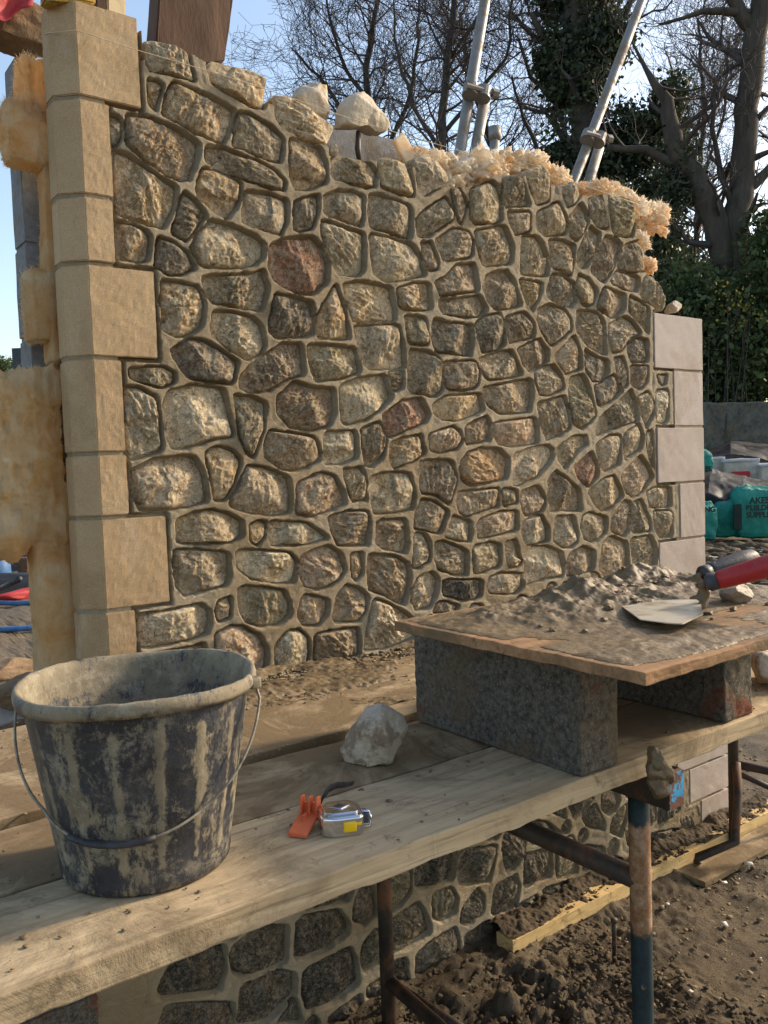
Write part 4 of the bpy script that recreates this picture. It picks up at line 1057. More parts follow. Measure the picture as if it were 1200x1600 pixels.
mb = MB().add(V, f); V, f = tube([pg+np.array([.002, 0, .104]), pg+np.array([.002, 0, .116])], .0105, 10); mb.add(V, f)
tag(mb.build('steel_peg', M['rusty']), 'short rusty steel peg driven upright into the soil left of the near trestle post', 'peg')

# ------------------------------------------------------------------ blocks and mortar board
def cblock(lo, hi, label, k):
    n = tuple(int(v) for v in np.maximum(1, (np.array(hi)-np.array(lo))/.007)); V, f = box(lo, hi, n, .004)
    V = V+(V-V.mean(0))/np.linalg.norm(V-V.mean(0), axis=1)[:, None]*((fbm(V+k, 60, 3)-.5)*.006+(fbm(V+k, 150, 2)-.5)*.004)[:, None]
    return tag(mk('concrete_block', V, f, M['denseblock']), label, 'concrete block', 'blocks carrying the mortar board')
cblock((.425, -1.058, 1.021), (.525, -.622, 1.234), 'left dark concrete block with a red stain carrying the mortar board', 1)
cblock((.858, -1.052, 1.021), (.958, -.615, 1.234), 'right dark concrete block under the mortar board, seen end on', 2)
bx0, bx1, by0, by1 = .318, 1.13, -1.268, -.70
V, f = box((bx0, by0, 1.236), (bx1, by1, 1.254), (70, 50, 2), .002)
ed = np.clip(1-np.minimum.reduce([abs(V[:, 0]-bx0), abs(V[:, 0]-bx1), abs(V[:, 1]-by0), abs(V[:, 1]-by1)])/.02, 0, 1)
V[:, 0] += ed*(fbm(V+3, 25, 3)-.5)*.008; V[:, 1] += ed*(fbm(V+6, 25, 3)-.5)*.008; V[:, 2] += ed*(fbm(V+8, 30, 3)-.5)*.005
ca, sa = math.cos(rad(-1.5)), math.sin(rad(-1.5))
tag(mk('mortar_board', V, f, M['ply'], None, False), 'reddish plywood mortar board propped on two concrete blocks', 'board')
def heap(a, b):
    g = lambda x, y, sx, sy, h, r=0: h*np.exp(-(((a-x)*math.cos(r)+(b-y)*math.sin(r))/sx)**2-((-(a-x)*math.sin(r)+(b-y)*math.cos(r))/sy)**2)
    p = np.c_[a, b, a*0]
    base = g(.62, -.84, .13, .07, .034)+g(.80, -.82, .14, .07, .036)+g(.97, -.82, .10, .08, .030)+g(.56, -.93, .09, .06, .016)+g(.74, -.95, .10, .05, .018)+g(1.02, -.95, .06, .07, .018)+g(.43, -.84, .05, .05, .010)
    big = fbm(p, 13, 4)-.46; rid = fbm(p+4, 26, 4, True)-.55
    h = base*(.9+1.9*big)+np.minimum(base*2.2, .03)*rid*.7
    fs = fbm(np.c_[a*.6, b*1.4, a*0]+7, 9, 5); film = (fs-.325)*.015+(fbm(p+2, 60, 3)-.5)*.006*sstep(.35, .5, fs)
    em = np.minimum.reduce([a-bx0, bx1-a, b-by0, by1-b]); k = sstep(.0, .03, em)
    return (h+np.maximum(film, -.002))*k-(1-k)*.002
tag(spread('mortar_heap', bx0+.004, bx1-.004, by0+.004, by1-.004, 1.2545, heap, M['mud'], .003), 'wet brown mortar piled and smeared across the mortar board', 'mortar')
V = []; mb = MB(); rs = np.random.RandomState(8)
for k in range(30):
    x, y = rs.uniform(.42, 1.05), rs.uniform(-1.12, -.76); h = max(0, heap(np.array([x]), np.array([y]))[0])
    v, f = rock((x, y, 1.256+h), np.array([1.2, 1, .7])*rs.uniform(.003, .010), 300+k, 4, rough=.35); mb.add(v, f)
tag(mb.build('mortar_lumps', M['mud']), kind='stuff')
# spill of mortar over the front edge near the head channel
lp = gz(1040, 1200, 1.02); mb = MB()
for (dx_, dz_, sx_, sz_, sd) in ((-.012, -.004, .026, .026, 77), (-.02, .020, .012, .022, 78), (.012, -.020, .020, .016, 79), (-.012, -.030, .024, .020, 80)):
    mb.add(*rock(lp+np.array([dx_, .006, dz_]), (sx_, .018, sz_), sd, 4, rough=.13))
v, f = np.vstack(mb.v), mb.f
tag(mk('mortar_lump', v, f, M['mud']), 'dried mortar lump stuck to the plank edge above the blue end plate', 'mortar')
# ------------------------------------------------------------------ trowels
def trowel(tip, neckbase, h0, h1, label, grip=True, r=.019, first=False):
    t = thing('trowel', label, 'trowel', neckbase, 'bricklaying trowels')
    tip = np.array(tip); nb = np.array(neckbase); d = nb-tip; L = np.linalg.norm(d); d /= L; s = np.cross([0, 0, 1], d)
    P = [tip, tip+d*L*.30-s*.045, tip+d*L*.82-s*.057, tip+d*L*.97-s*.03, tip+d*L*1.0, tip+d*L*.97+s*.03, tip+d*L*.82+s*.057, tip+d*L*.30+s*.045]
    if first: P = [gz(a_, b_, 1.272) for a_, b_ in [(972, 948), (1000, 968), (1045, 974), (1067, 975), (1098, 960), (1095, 942), (1088, 937), (1030, 938)]][::-1]
    n = len(P); V = [p+np.array([0, 0, .0009]) for p in P]+[p-np.array([0, 0, .0009]) for p in P]
    bo = under(mk('blade', V, [tuple(range(n)), tuple(range(2*n-1, n-1, -1))]+[(i, i+n, (i+1) % n+n, (i+1) % n) for i in range(n)], M['blade'], None, False), t)
    bb = bmesh.new(); bb.from_mesh(bo.data); bmesh.ops.recalc_face_normals(bb, faces=bb.faces[:]); bb.to_mesh(bo.data); bb.free()
    h0 = np.array(h0); h1 = np.array(h1); hd = (h1-h0)/np.linalg.norm(h1-h0)
    V, f = tube([nb-d*.02+[0, 0, .003], nb+[0, 0, .006], nb+d*.008+[0, 0, .022], nb*.5+h0*.5+[0, 0, .006]+d*.008, h0-hd*.012, h0+hd*.004], [.006, .0085, .008, .0075, .008, .008], 10); under(mk('tang', V, f, M['mud']), t)
    if grip:
        V, f = tube([h0, h0+hd*.006, h0+hd*.022], [.012, .0165, .0165], 16); under(mk('ferrule', V, f, M['blackrub']), t)
        L2 = np.linalg.norm(h1-h0)
        V, f = tube([h0+hd*.021, h0+hd*.03, h0+hd*.07, h0+hd*L2*.7, h0+hd*(L2-.008), h1], [.0155, .0175, r, r*1.12, r*1.0, r*.7], 18); under(mk('grip', V, f, M['redgrip']), t)
    return t
nb = gz(1098, 951, 1.262)
h0 = at(1103, 912, (RM.T@(nb-CAM))[2]-.01); h1 = at(1245, 872, (RM.T@(nb-CAM))[2]-.075)
tp_ = gz(995, 962, 1.272)
trowel(tp_, nb, h0, h1, 'trowel with a red grip and mud-streaked blade lying on the mortar heap', first=True)
nb2 = nb+np.array([.075, .055, 0]); trowel(nb2+np.array([-.16, .05, .0]), nb2, nb2+np.array([.01, .005, .05]), nb2+np.array([.15, -.03, .075]), 'second trowel half hidden behind the red grip, its neck caked in mortar')
for o in list(sc.objects):
    if o.name == 'grip.001': o.data.materials[0] = M['blackrub']
c = gz(1160, 944, 1.256); V, f = rock(c+np.array([.012, .02, .018]), (.036, .03, .024), 91, 5); tag(mk('small_stone', V, f, M['glass']), 'pale translucent-looking stone on the mortar board behind the trowel handle', 'stone')
# rocks and wet sheet on the planks beyond the right block
for k, (px, py, s, lb) in enumerate([(1196, 1050, .075, 'big buff stone on the planks at the right picture edge behind the blocks'), (1192, 1010, .06, 'buff stone above the biggest one at the right picture edge')]):
    c = gz(px, py, 1.02+s*.5); c[0] += .06; V, f = rock(c, (s*1.1, s, s*.7), 95+k, 5); tag(mk('building_stone', V, f, M['rock']), lb, 'stone', 'spare stones waiting on the platform')
# ------------------------------------------------------------------ pale rock on the planks
dr = (RM.T@(np.array([.225, -.745, 1.07])-CAM))[2]
V, f = prock([(400+a_/4, 1080+b_/4) for a_, b_ in [(540, 405), (560, 330), (640, 210), (690, 145), (780, 115), (860, 150), (925, 190), (970, 270), (930, 370), (830, 460), (690, 480), (640, 472), (570, 470)]], None, dr, .058, 12, 6, .005)
V[:, 2] = np.maximum(V[:, 2], V[:, 2].min()+.008); V[:, 2] -= V[:, 2].min()-1.0195
tag(mk('loose_rock', V, f, M['rock']), 'pale fist-sized rock alone on the second plank behind the tape measure', 'stone')
# ------------------------------------------------------------------ bucket
bt = thing('bucket', 'black plastic builder\'s bucket caked with dried cement and wire handle hanging in front', 'bucket', (-.243, -.862, 1.02))
cx, cy, zb = -.243, -.862, 1.0215
def ring(r, z, n=180): 
    a = np.arange(n)*2*np.pi/n; return a, np.c_[cx+r*np.cos(a), cy+r*np.sin(a), np.full(n, z)]
H = .252; n = 180
prof = [(.0, .002), (.10, .002), (.1085, .0), (.112, .004), (.1135, .012), (.1145, .03)]
for k in range(1, 26): z = .03+k*(H-.03-.012)/25; prof.append((.1145+(.150-.1145)*(z-.03)/(H-.03), z))
prof += [(.1500, H-.012), (.1575, H-.014), (.1600, H-.008), (.1600, H-.002), (.1585, H+.003), (.1555, H+.0055), (.1515, H+.004), (.1485, H-.001), (.1470, H-.008)]
for k in range(1, 20): z = H-.012-k*(H-.03)/20; prof.append((.1145+(.150-.1145)*(z-.03)/(H-.03)-.0035, z))
prof += [(.108, .012), (.06, .008), (.0, .007)]
an = np.arange(n)*2*np.pi/n; VV = []; TT = []
camdir = np.array([-.594, -.803]); 
rimdent = an*0
notch = rad(-34)
for j, (r, z) in enumerate(prof):
    rr = np.full(n, r); zz = np.full(n, z)
    rib = np.zeros(n)
    if 5 < j < 31:
        ph = (an*16/(2*np.pi)) % 1; rib = np.exp(-((ph-.5)/.10)**2)*(z < H-.03)
        rr = rr+rib*.0009+.0012*(fbm(np.c_[np.cos(an)*2, np.sin(an)*2, an*0+z*14], 1.2, 3)-.5)
    if z > H-.03 and r > .1:
        dn = np.abs((an-notch+np.pi) % (2*np.pi)-np.pi); k_ = np.exp(-(dn/.09)**4)*sstep(H-.03, H, z)
        zz = zz-k_*.011; rr = rr-k_*.004
        zz = zz+.0022*np.sin(an*3+1)+.0016*(fbm(np.c_[np.cos(an)*3, np.sin(an)*3, an*0+j], 3, 3)-.5)*(2 if j > 30 else 1)
        rr = rr+.0015*np.sin(an*2)
    VV.append(np.c_[cx+rr*np.cos(an), cy+rr*np.sin(an), zb+zz])
    tt = np.zeros((n, 3)); tt[:, 0] = rib
    cak = 0.
    if j >= 31: cak = .26 if j < 42 else .12
    tt[:, 1] = cak
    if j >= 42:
        lit = (np.cos(an-rad(15)))*.5+.5; tt[:, 1] = .10+.02*lit  # crust slightly paler towards one inner side: sunlight painted into the mask
    if j < 12: tt[:, 1] = np.maximum(tt[:, 1], .10*(12-j)/12)
    tt[:, 0] *= 1.6; tt[:, 1] += .06*sstep(.2, 1, np.cos(an-rad(215)))*(j < 31)
    TT.append(tt)
V = np.vstack(VV); T_ = np.vstack(TT); m = len(prof); ii = np.arange(n); jj = (ii+1) % n
q = np.vstack([np.stack([k*n+ii, k*n+jj, (k+1)*n+jj, (k+1)*n+ii], 1) for k in range(m-1)])
def sub(name, j0, j1):
    v = V[j0*n:(j1+1)*n]; t_ = T_[j0*n:(j1+1)*n]; kk = j1-j0
    qq = np.vstack([np.stack([k*n+ii, k*n+jj, (k+1)*n+jj, (k+1)*n+ii], 1) for k in range(kk)])
    return under(mk(name, v, qq, M['bucket'], None, True, tint=t_), bt)
sub('bucket_wall', 0, 31); sub('rim', 31, 40); sub('bucket_inside', 40, m-1)
uu = np.array([RM[0][0], RM[1][0], 0]); uu /= np.linalg.norm(uu); nn = np.array([camdir[0], camdir[1], 0])
hp = []
for k in range(41):
    ph = math.pi*k/40; c_ = math.cos(ph); s_ = math.sin(ph)
    rx = .166*np.sign(c_)*abs(c_)**.85; z = zb+H-.016-.158*s_**.9
    out = .004+.150*s_ if s_ < .98 else .151
    rb = .1145+.0355*(z-zb)/H+.004; o_ = math.sqrt(max(rb*rb-rx*rx, 0)); out = max(out*0+o_*1.0, s_*.10)
    hp.append(np.array([cx, cy, 0])+uu*rx+nn*out+np.array([0, 0, z]))
hp[0] = np.array([cx, cy, 0])+uu*.158+np.array([0, 0, zb+H-.010]); hp[-1] = np.array([cx, cy, 0])-uu*.158+np.array([0, 0, zb+H-.010])
hd = under(mk('handle', *tube(hp, .0019, 8), M['wire']), bt)
V, f = tube([p+nn*.003 for p in hp[17:25]], .0045, 10); under(mk('handle_grip', V, f, M['blackrub']), hd)
for s_ in (-1, 1):
    c = np.array([cx, cy, zb+H-.012])+uu*s_*.157; V, f = box(c-.008, c+.008, (1, 1, 1), .003); under(mk('handle_ear', V, f, M['bucket'], None, True, tint=(0, .3, 0)), bt)
# ------------------------------------------------------------------ tape measure
def frame(c, ang):
    a = math.cos(ang); b = math.sin(ang); return lambda v: np.c_[v[:, 0]*a-v[:, 1]*b, v[:, 0]*b+v[:, 1]*a, v[:, 2]]+np.array(c)
tc = gz(528, 1303, 1.0205); tc[2] = 1.0205
fr = frame(tc+np.array([.012, .012, 0]), rad(-24))
tm = thing('tape_measure', 'silver chrome tape measure with a yellow lock button lying on the front plank', 'tape measure', tc)
def slab(P, z0, z1, bev, seg=3):
    bm = bmesh.new(); a_ = [bm.verts.new((x, y, z0)) for x, y in P]; b_ = [bm.verts.new((x, y, z1)) for x, y in P]; n = len(P)
    bm.faces.new(a_[::-1]); bm.faces.new(b_)
    for i in range(n): bm.faces.new((a_[i], a_[(i+1) % n], b_[(i+1) % n], b_[i]))
    bmesh.ops.recalc_face_normals(bm, faces=bm.faces[:]); bmesh.ops.bevel(bm, geom=bm.edges[:], offset=bev, segments=seg, affect='EDGES', profile=.5)
    bm.verts.index_update(); V = np.array([tuple(q.co) for q in bm.verts]); fl = [tuple(x.index for x in q.verts) for q in bm.faces]; bm.free(); return V, fl
SC_ = 1.1; OC = [(-.030, -.022), (-.014, -.031), (.026, -.031), (.032, -.024), (.032, .018), (.018, .030), (-.018, .030), (-.032, .014)]
V, f = slab(OC, 0, .029, .0035); under(mk('case', fr(V), f, M['chrome']), tm)
V, f = slab([(x*.82, y*.82) for x, y in OC], .0285, .0335, .003); under(mk('case_face', fr(V), f, M['chrome']), tm)
V, f = slab([(-.016, 0), (0, -.013), (.016, 0), (0, .013)], .033, .0352, .0012); db_ = under(mk('diamond_boss', fr(V), f, M['chrome']), tm)
V, f = slab([(-.009, 0), (0, -.007), (.009, 0), (0, .007)], .0345, .0358, .0006); under(mk('boss_centre', fr(V), f, M['darkmetal']), db_)
V, f = box((.000, -.0345, .008), (.019, -.029, .022), (1, 1, 1), .002); lb_ = under(mk('lock_button', fr(V), f, M['yellow']), tm)
V, f = box((.018, -.0325, .016), (.027, -.029, .020), (1, 1, 1), .001); under(mk('button_slide', fr(V), f, M['yellow']), lb_)
V, f = tube([(.030, -.014, .006), (.042, -.014, .005), (.044, -.014, .016), (.042, -.012, .026), (.030, -.010, .028)], .0022, 6); under(mk('tape_hook', fr(V), f, M['chrome']), tm)
V, f = box((.031, -.020, .012), (.040, .004, .0255), (1, 1, 1), .002); under(mk('tape_mouth', fr(V), f, M['darkmetal'], None, False), tm)
# ------------------------------------------------------------------ orange clamp with strap
oc = gz(480, 1292, 1.0205); oc[2] = 1.0205
fr2 = frame(oc, rad(35))
ck = thing('line_clamp', 'orange plastic corner clamp with a curved black strap beside the tape measure', 'clamp', oc)
mb = MB(); P = [(-.040, -.016), (.012, -.016), (.012, .016), (-.040, .013)]
bm = []; V, f = slab(P, .001, .007, .0012, 2); V[:, 2] += np.clip((V[:, 0]+.04)/.052, 0, 1)*.012; mb.add(fr2(V), f)
V, f = box((-.012, -.0015, .01), (.012, .0015, .022)); mb.add(fr2(V), f); under(mb.build('wedge', M['orange'], None, False), ck)
for y in (-.016, -.004, .009):
    V, f = slab([(0, 0), (.016, 0), (.016, .030), (.003, .032), (0, .028)], 0, .003, .0008, 2); V = np.c_[V[:, 0]+.002, V[:, 2]+y, V[:, 1]+.012]; under(mk('jaw', fr2(V), f, M['orange'], None, False), ck)
V, f = box((.012, -.012, .014), (.017, .010, .032), (1, 1, 1), .001); under(mk('jaw_plate', fr2(V), f, M['orange'], None, False), ck)
s0 = np.array([gz(a, b, z) for a, b, z in [(503, 1250, 1.040), (508, 1240, 1.046), (516, 1231, 1.050), (527, 1226, 1.049), (540, 1225, 1.044), (552, 1223, 1.036)]])
mb = MB(); vs = []; 
for k, p in enumerate(s0):
    wv = .009*(1-k/7.5); vs += [p+[-.003, wv*.4, -wv], p+[.0, -wv*.3, wv]]
fl = [(2*k, 2*k+1, 2*k+3, 2*k+2) for k in range(len(s0)-1)]; o = mk('strap', vs, fl, M['blackrub']); md = o.modifiers.new('thick', 'SOLIDIFY'); md.thickness = .002; under(o, ck)
# ------------------------------------------------------------------ background right: yard materials
def camd(p): return (RM.T@(np.array(p)-CAM))[2]
RT = np.array([RM[0][0], RM[1][0], 0]); RT /= np.linalg.norm(RT); FW = np.array([-RT[1], RT[0], 0])
def sheet(name, cols, label, cat, mat, amp=.04, seed=0, nu=60, nv=30, th=.01):
    """draped sheet: rows of (px, py, depth) control points, interpolated"""
    C_ = np.array([[at(*p) for p in row] for row in cols]); a, b = C_.shape[:2]
    us = np.linspace(0, b-1, nu); vs_ = np.linspace(0, a-1, nv); G = []
    for v_ in vs_:
        i = min(int(v_), a-2); fv = v_-i; row = C_[i]*(1-fv)+C_[i+1]*fv
        for u_ in us: j = min(int(u_), b-2); fu = u_-j; fu = fu*fu*(3-2*fu); G.append(row[j]*(1-fu)+row[j+1]*fu)
    G = np.array(G); G[:, 2] += (fbm(G+seed, 1.6, 4, True)-.5)*amp*2; G += FW*((fbm(G+seed+4, 2.2, 3, True)-.5)*amp*2)[:, None]
    fl = [(i*nu+j, i*nu+j+1, (i+1)*nu+j+1, (i+1)*nu+j) for i in range(nv-1) for j in range(nu-1)]
    o = mk(name, G, fl, mat); md = o.modifiers.new('thick', 'SOLIDIFY'); md.thickness = th
    return tag(o, label, cat)
def obox(px0, px1, py0, py1, d, dep, seg=(8, 8, 8), bev=.03, zb=None):
    """box facing the camera between two pixel columns; standing on zb"""
    a = at(px0, py0, d); b = at(px1, py0, d); lo = at((px0+px1)/2, py1, d)[2] if zb is None else zb; hi = a[2]; wd = abs((b-a)@RT)
    V, f = box((0, 0, lo), (wd, dep, hi), seg, bev)
    return a[0]*0+(V[:, :1]*RT+V[:, 1:2]*FW)+np.array([a[0], a[1], 0])+np.c_[V[:, 0]*0, V[:, 0]*0, V[:, 2]], f
def bag(px0, px1, py0, py1, d, label, seed, lines=None):
    V, f = obox(px0, px1, py0, py1, d, .7, (20, 20, 20), .09)
    c = V.mean(0); hz_ = (V[:, 2]-V[:, 2].min())/(V[:, 2].max()-V[:, 2].min()); k = 1+.10*np.sin(hz_*3.14)-.16*sstep(.72, 1, hz_)
    V[:, :2] = c[:2]+(V[:, :2]-c[:2])*k[:, None]; V = rough_up(V, .05, 2.5, seed); V = rough_up(V, .02, 9, seed, True)
    V[:, 2] += sstep(.9, 1, hz_)*(fbm(V+seed, 4, 2)-.5)*.18
    t = thing('bulk_bag', label, 'bulk bag', (c[0], c[1], 0), 'green bulk bags of building materials')
    body = under(mk('bag_body', V, f, M['bagg']), t)
    if lines:
        for k, (s, px, py, h) in enumerate(lines):
            cu = bpy.data.curves.new('t', 'FONT'); cu.body = s; cu.size = h; cu.extrude = .002; cu.offset = .006
            tmp = bpy.data.objects.new('t', cu); sc.collection.objects.link(tmp); bpy.context.view_layer.update()
            me = bpy.data.meshes.new_from_object(tmp); bpy.data.objects.remove(tmp)
            p = at(px, py, d-.34); o = bpy.data.objects.new('printed_text', me); sc.collection.objects.link(o); me.materials.append(M['ink'])
            m4 = Matrix.Identity(4); z = np.array([0, 0, 1.])
            for i in range(3): m4[i][0] = RT[i]; m4[i][1] = z[i]; m4[i][2] = -FW[i]; m4[i][3] = p[i]
            me.transform(m4); under(o, body)
    return t
D0 = 14.8
bag(1157, 1228, 764, 842, D0, 'right green bulk bag with black block lettering in front of the dark tarpaulin', 3, [("AKES", 1171, 787, .15), ("BUILDING", 1165, 798, .13), ("SUPPLIES", 1166, 809, .13)])
bag(1118, 1157, 782, 842, D0+.2, 'middle green bulk bag with dark printed panel on its side', 13, None)
bag(1082, 1120, 786, 845, D0-.3, 'left green bulk bag peeping out just past the end of the stone wall', 23, [("NG", 1101, 800, .12)])
V, f = obox(1146, 1159, 788, 828, D0+.0, .03, (2, 1, 4), .005); 
tag(mk('printed_panel', V, f, M['ink']), 'dark panel hanging between the two right green bags', 'panel')
bag(1078, 1112, 704, 739, D0+.8, 'small green bag on top of the tarpaulin at the wall end', 33, [("PL", 1102, 736, .12)])
sheet('tarpaulin', [[(1070, 738, 16.6), (1112, 737, 16.6), (1130, 741, 16.6), (1165, 748, 16.6), (1190, 752, 16.6), (1250, 754, 16.6)],
                    [(1070, 762, 15.8), (1110, 752, 15.7), (1130, 757, 15.6), (1160, 760, 15.6), (1190, 762, 15.7), (1250, 764, 15.7)],
                    [(1070, 776, 15.2), (1108, 775, 15.1), (1130, 786, 15.1), (1150, 787, 15.1), (1185, 776, 15.2), (1250, 775, 15.2)],
                    [(1070, 810, 15.3), (1108, 812, 15.2), (1130, 812, 15.2), (1150, 812, 15.2), (1185, 812, 15.3), (1250, 812, 15.3)]],
      'crumpled dark tarpaulin slung low in front of the wrapped block packs', 'tarpaulin', M['tarp'], .07, 3)
sheet('tarpaulin', [[(1070, 712, 21.5), (1105, 706, 21.5), (1142, 690, 21.5), (1165, 690, 21.5), (1200, 695, 21.5), (1260, 697, 21.5)],
                    [(1070, 720, 20.6), (1105, 709, 20.4), (1142, 697, 20.3), (1165, 702, 20.3), (1200, 700, 20.3), (1260, 702, 20.3)],
                    [(1070, 725, 19.7), (1105, 718, 19.6), (1142, 712, 19.5), (1165, 714, 19.5), (1200, 722, 19.5), (1260, 722, 19.5)]],
      'dark tarpaulin peaked over the packs nearest the old boundary wall', 'tarpaulin', M['tarp'], .05, 9)
def pack(px0, px1, py0, d, label, wrap=True, red=None):
    t = thing('block_pack', label, 'block pack', (*at((px0+px1)/2, py0, d)[:2], 0), 'wrapped packs of blocks in the yard')
    V, f = obox(px0, px1, py0+1.2, 0, d, 1.0, (8, 6, 8), .02, zb=.05); under(mk('blocks', rough_up(V, .012, 4, px0), f, M['pack']), t)
    if wrap: V, f = obox(px0-.4, px1+.4, py0-1.2, py0+2.8, d-.02, 1.04, (14, 6, 2), .02); under(mk('shrink_wrap', rough_up(V, .03, 3, px0), f, M['shrink']), t)
    if red:
        V, f = obox(*red, d-.05, .03, (2, 1, 2), .004); under(mk('red_label', V, f, M['redlabel'], None, False), t)
    return t
pack(1113, 1133, 716, 17.4, 'small wrapped pack of blocks beside the small green bag')
pack(1134, 1187, 719, 17.2, 'large wrapped pack of grey blocks with a red label', red=(1145, 1172, 737, 748))
pack(1190, 1245, 726, 17.0, 'yellowish pack of blocks at the right picture edge', True)
pack(1060, 1100, 720, 17.2, 'pack of blocks mostly hidden behind the end of the stone wall')
# boundary wall
pA = at(1040, 700, 22.3); zt_ = at(1150, 628, 22.3)[2]
V, f = box((0, 0, -.1), (13, .5, zt_), (90, 1, 30), .05); V = rough_up(V, .05, 1.8, 3); V = rough_up(V, .03, 5, 5)
V = np.array([pA[0]-2*RT[0], pA[1]-2*RT[1], 0])+V[:, :1]*RT+V[:, 1:2]*FW+np.c_[V[:, 0]*0, V[:, 0]*0, V[:, 2]]
tag(mk('boundary_wall', V, f, M['bwall']), 'old dark stone boundary wall beneath the trees on the far side of the yard', 'wall')
crumbs('yard_rubble', 500, lambda r: tuple(at(r.uniform(1090, 1230), 800, r.uniform(9, 14.5))[:2])+(0.0,), .09, M['soil'], 21)
crumbs('yard_litter', 90, lambda r: tuple(at(r.uniform(1090, 1230), 800, r.uniform(9.5, 14.2))[:2])+(.03,), .05, M['whitish'], 22, .25)
# ------------------------------------------------------------------ background left
for k, pts in enumerate([[(-60, 944), (0, 942), (30, 943), (66, 940), (120, 941)], [(-60, 985), (0, 984), (35, 982), (66, 979), (120, 975)]]):
    P = [gz(a, b, .03) for a, b in pts]; V, f = tube(P, .03, 8)
    tag(mk('blue_pipe', V, f, M['blue']), ['farther blue pipe lying across the yard left of the wall', 'nearer blue pipe lying across the yard left of the wall'][k], 'pipe', 'blue pipes on the ground')
c = gz(-6, 912, 0); V, f = tube([c, c+[0, 0, .15], c+[0, 0, .45], c+[0, 0, .47]], [.20, .22, .21, .15], 20)
tag(mk('blue_drum', V, f, M['blue']), 'blue plastic drum at the left picture edge under the big wool slab', 'drum')
V, f = tube([gz(-10, 925, .02), gz(30, 905, .5)], .035, 8); tag(mk('black_pipe', V, f, M['blackrub']), 'black pipe leaning by the blue drum', 'pipe')
V, f = rock(gz(35, 930, .04), (.55, .2, .09), 41, 4); tag(mk('rag', V, f, M['redtarp']), 'flat pinkish rag lying on the ground left of the wool strip', 'rag')
V, f = rock(gz(25, 918, .06), (1.1, .4, .22), 42, 4); tag(mk('debris_sheet', V, f, M['tarp']), 'dark crumpled sheeting on the ground behind the pinkish rag', 'sheet')
V, f = obox(-20, 66, 868, 905, 14.5, .3, (4, 1, 4), .02); tag(mk('dark_hoarding', V, f, M['darkmetal'], None, False), 'dark panel standing far behind the wool slab at left', 'panel')
V, f = obox(26, 42, 872, 900, 14.0, .2, (2, 1, 3), .02); tag(mk('timber_stack', V, f, M['brown'], None, False), 'brown timber piece standing against the far dark panel', 'timber')
for k, (px, py, s, m_, lb) in enumerate([(20, 1052, (.55, .22, .13), 'claysoil', 'long pale clay ridge just beyond the platform edge at left'), (10, 1118, (.16, .12, .05), 'conc', 'broken grey slab wedged behind the bucket at the left picture edge'), (45, 1085, (.12, .12, .05), 'claysoil', 'brown clay lump between the slab and the wool strip')]):
    c = gz(px, py, .0 if k == 0 else .86); 
    if k: c = wall(px, py, .32)
    V, f = rock(c, s, 61+k, 5, rough=.09); tag(mk(['clay_ridge', 'broken_slab', 'clay_lump'][k], V, f, M[m_]), lb, ['mound', 'slab', 'lump'][k])
V, f = box((-1.4, .20, -.05), (-.16, 1.3, .80), (12, 10, 8), .05); tag(mk('earth_bank', rough_up(rough_up(V, .05, 4), .02, 14), f, M['ground']), kind='structure')
V, f = obox(18, 42, 544, 640, 32, 3, (1, 1, 1), .01, zb=0); tag(mk('site_cabin', V, f, M['darkmetal'], None, False), 'dark grey flat-topped cabin far behind, left of the blockwork', 'cabin')

# ------------------------------------------------------------------ trees
KT = 1.4
def prisms(S, k=3):
    S = np.array(S); p0 = S[:, 0:3]; p1 = S[:, 3:6]; r0 = S[:, 6]; r1 = S[:, 7]
    d = p1-p0; d /= np.maximum(np.linalg.norm(d, axis=1), 1e-9)[:, None]
    a = np.where(abs(d[:, 2:3]) < .9, np.array([[0, 0, 1.]]), np.array([[1., 0, 0]])); u = np.cross(d, a); u /= np.linalg.norm(u, axis=1)[:, None]; v = np.cross(d, u)
    R = []
    for p, r in ((p0, r0), (p1, r1)):
        for i in range(k):
            an = 2*math.pi*i/k; R.append(p+(u*math.cos(an)+v*math.sin(an))*r[:, None])
    V = np.stack(R, 1).reshape(-1, 3); n = len(S); b = np.arange(n)[:, None]*(2*k)
    q = np.vstack([np.hstack([b+i, b+(i+1) % k, b+k+(i+1) % k, b+k+i]) for i in range(k)])
    return V, q
def grow(S, p, d, L, r, lev, R, up=.12, bend=.22, kids=(3, 5), minr=.004, leafpts=None):
    n = max(3, int(L/.38)); st = L/n; 
    for i in range(n):
        t = i/n; d2 = d+np.array([R.gauss(0, bend), R.gauss(0, bend), R.gauss(0, bend)+up*.6]); d2 /= np.linalg.norm(d2)
        q = p+d2*st; ra = r*(1-.75*t); rb = r*(1-.75*(i+1)/n)
        S.append((*p, *q, max(ra, minr), max(rb, minr))); 
        if lev > 0 and i >= (1 if lev > 1 else 0):
            for _ in range(R.choice(kids) if i % 2 else 1):
                s = np.array([R.gauss(0, 1), R.gauss(0, 1), R.gauss(0, .7)+.25]); s = d2*.75+s/np.linalg.norm(s)*.8; s /= np.linalg.norm(s)
                grow(S, q, s, L*R.uniform(.38, .62), max(rb*.55, minr), lev-1, R, up, bend*1.15, kids, minr, leafpts)
        elif lev == 0 and leafpts is not None: leafpts.append(q)
        p, d = q, d2
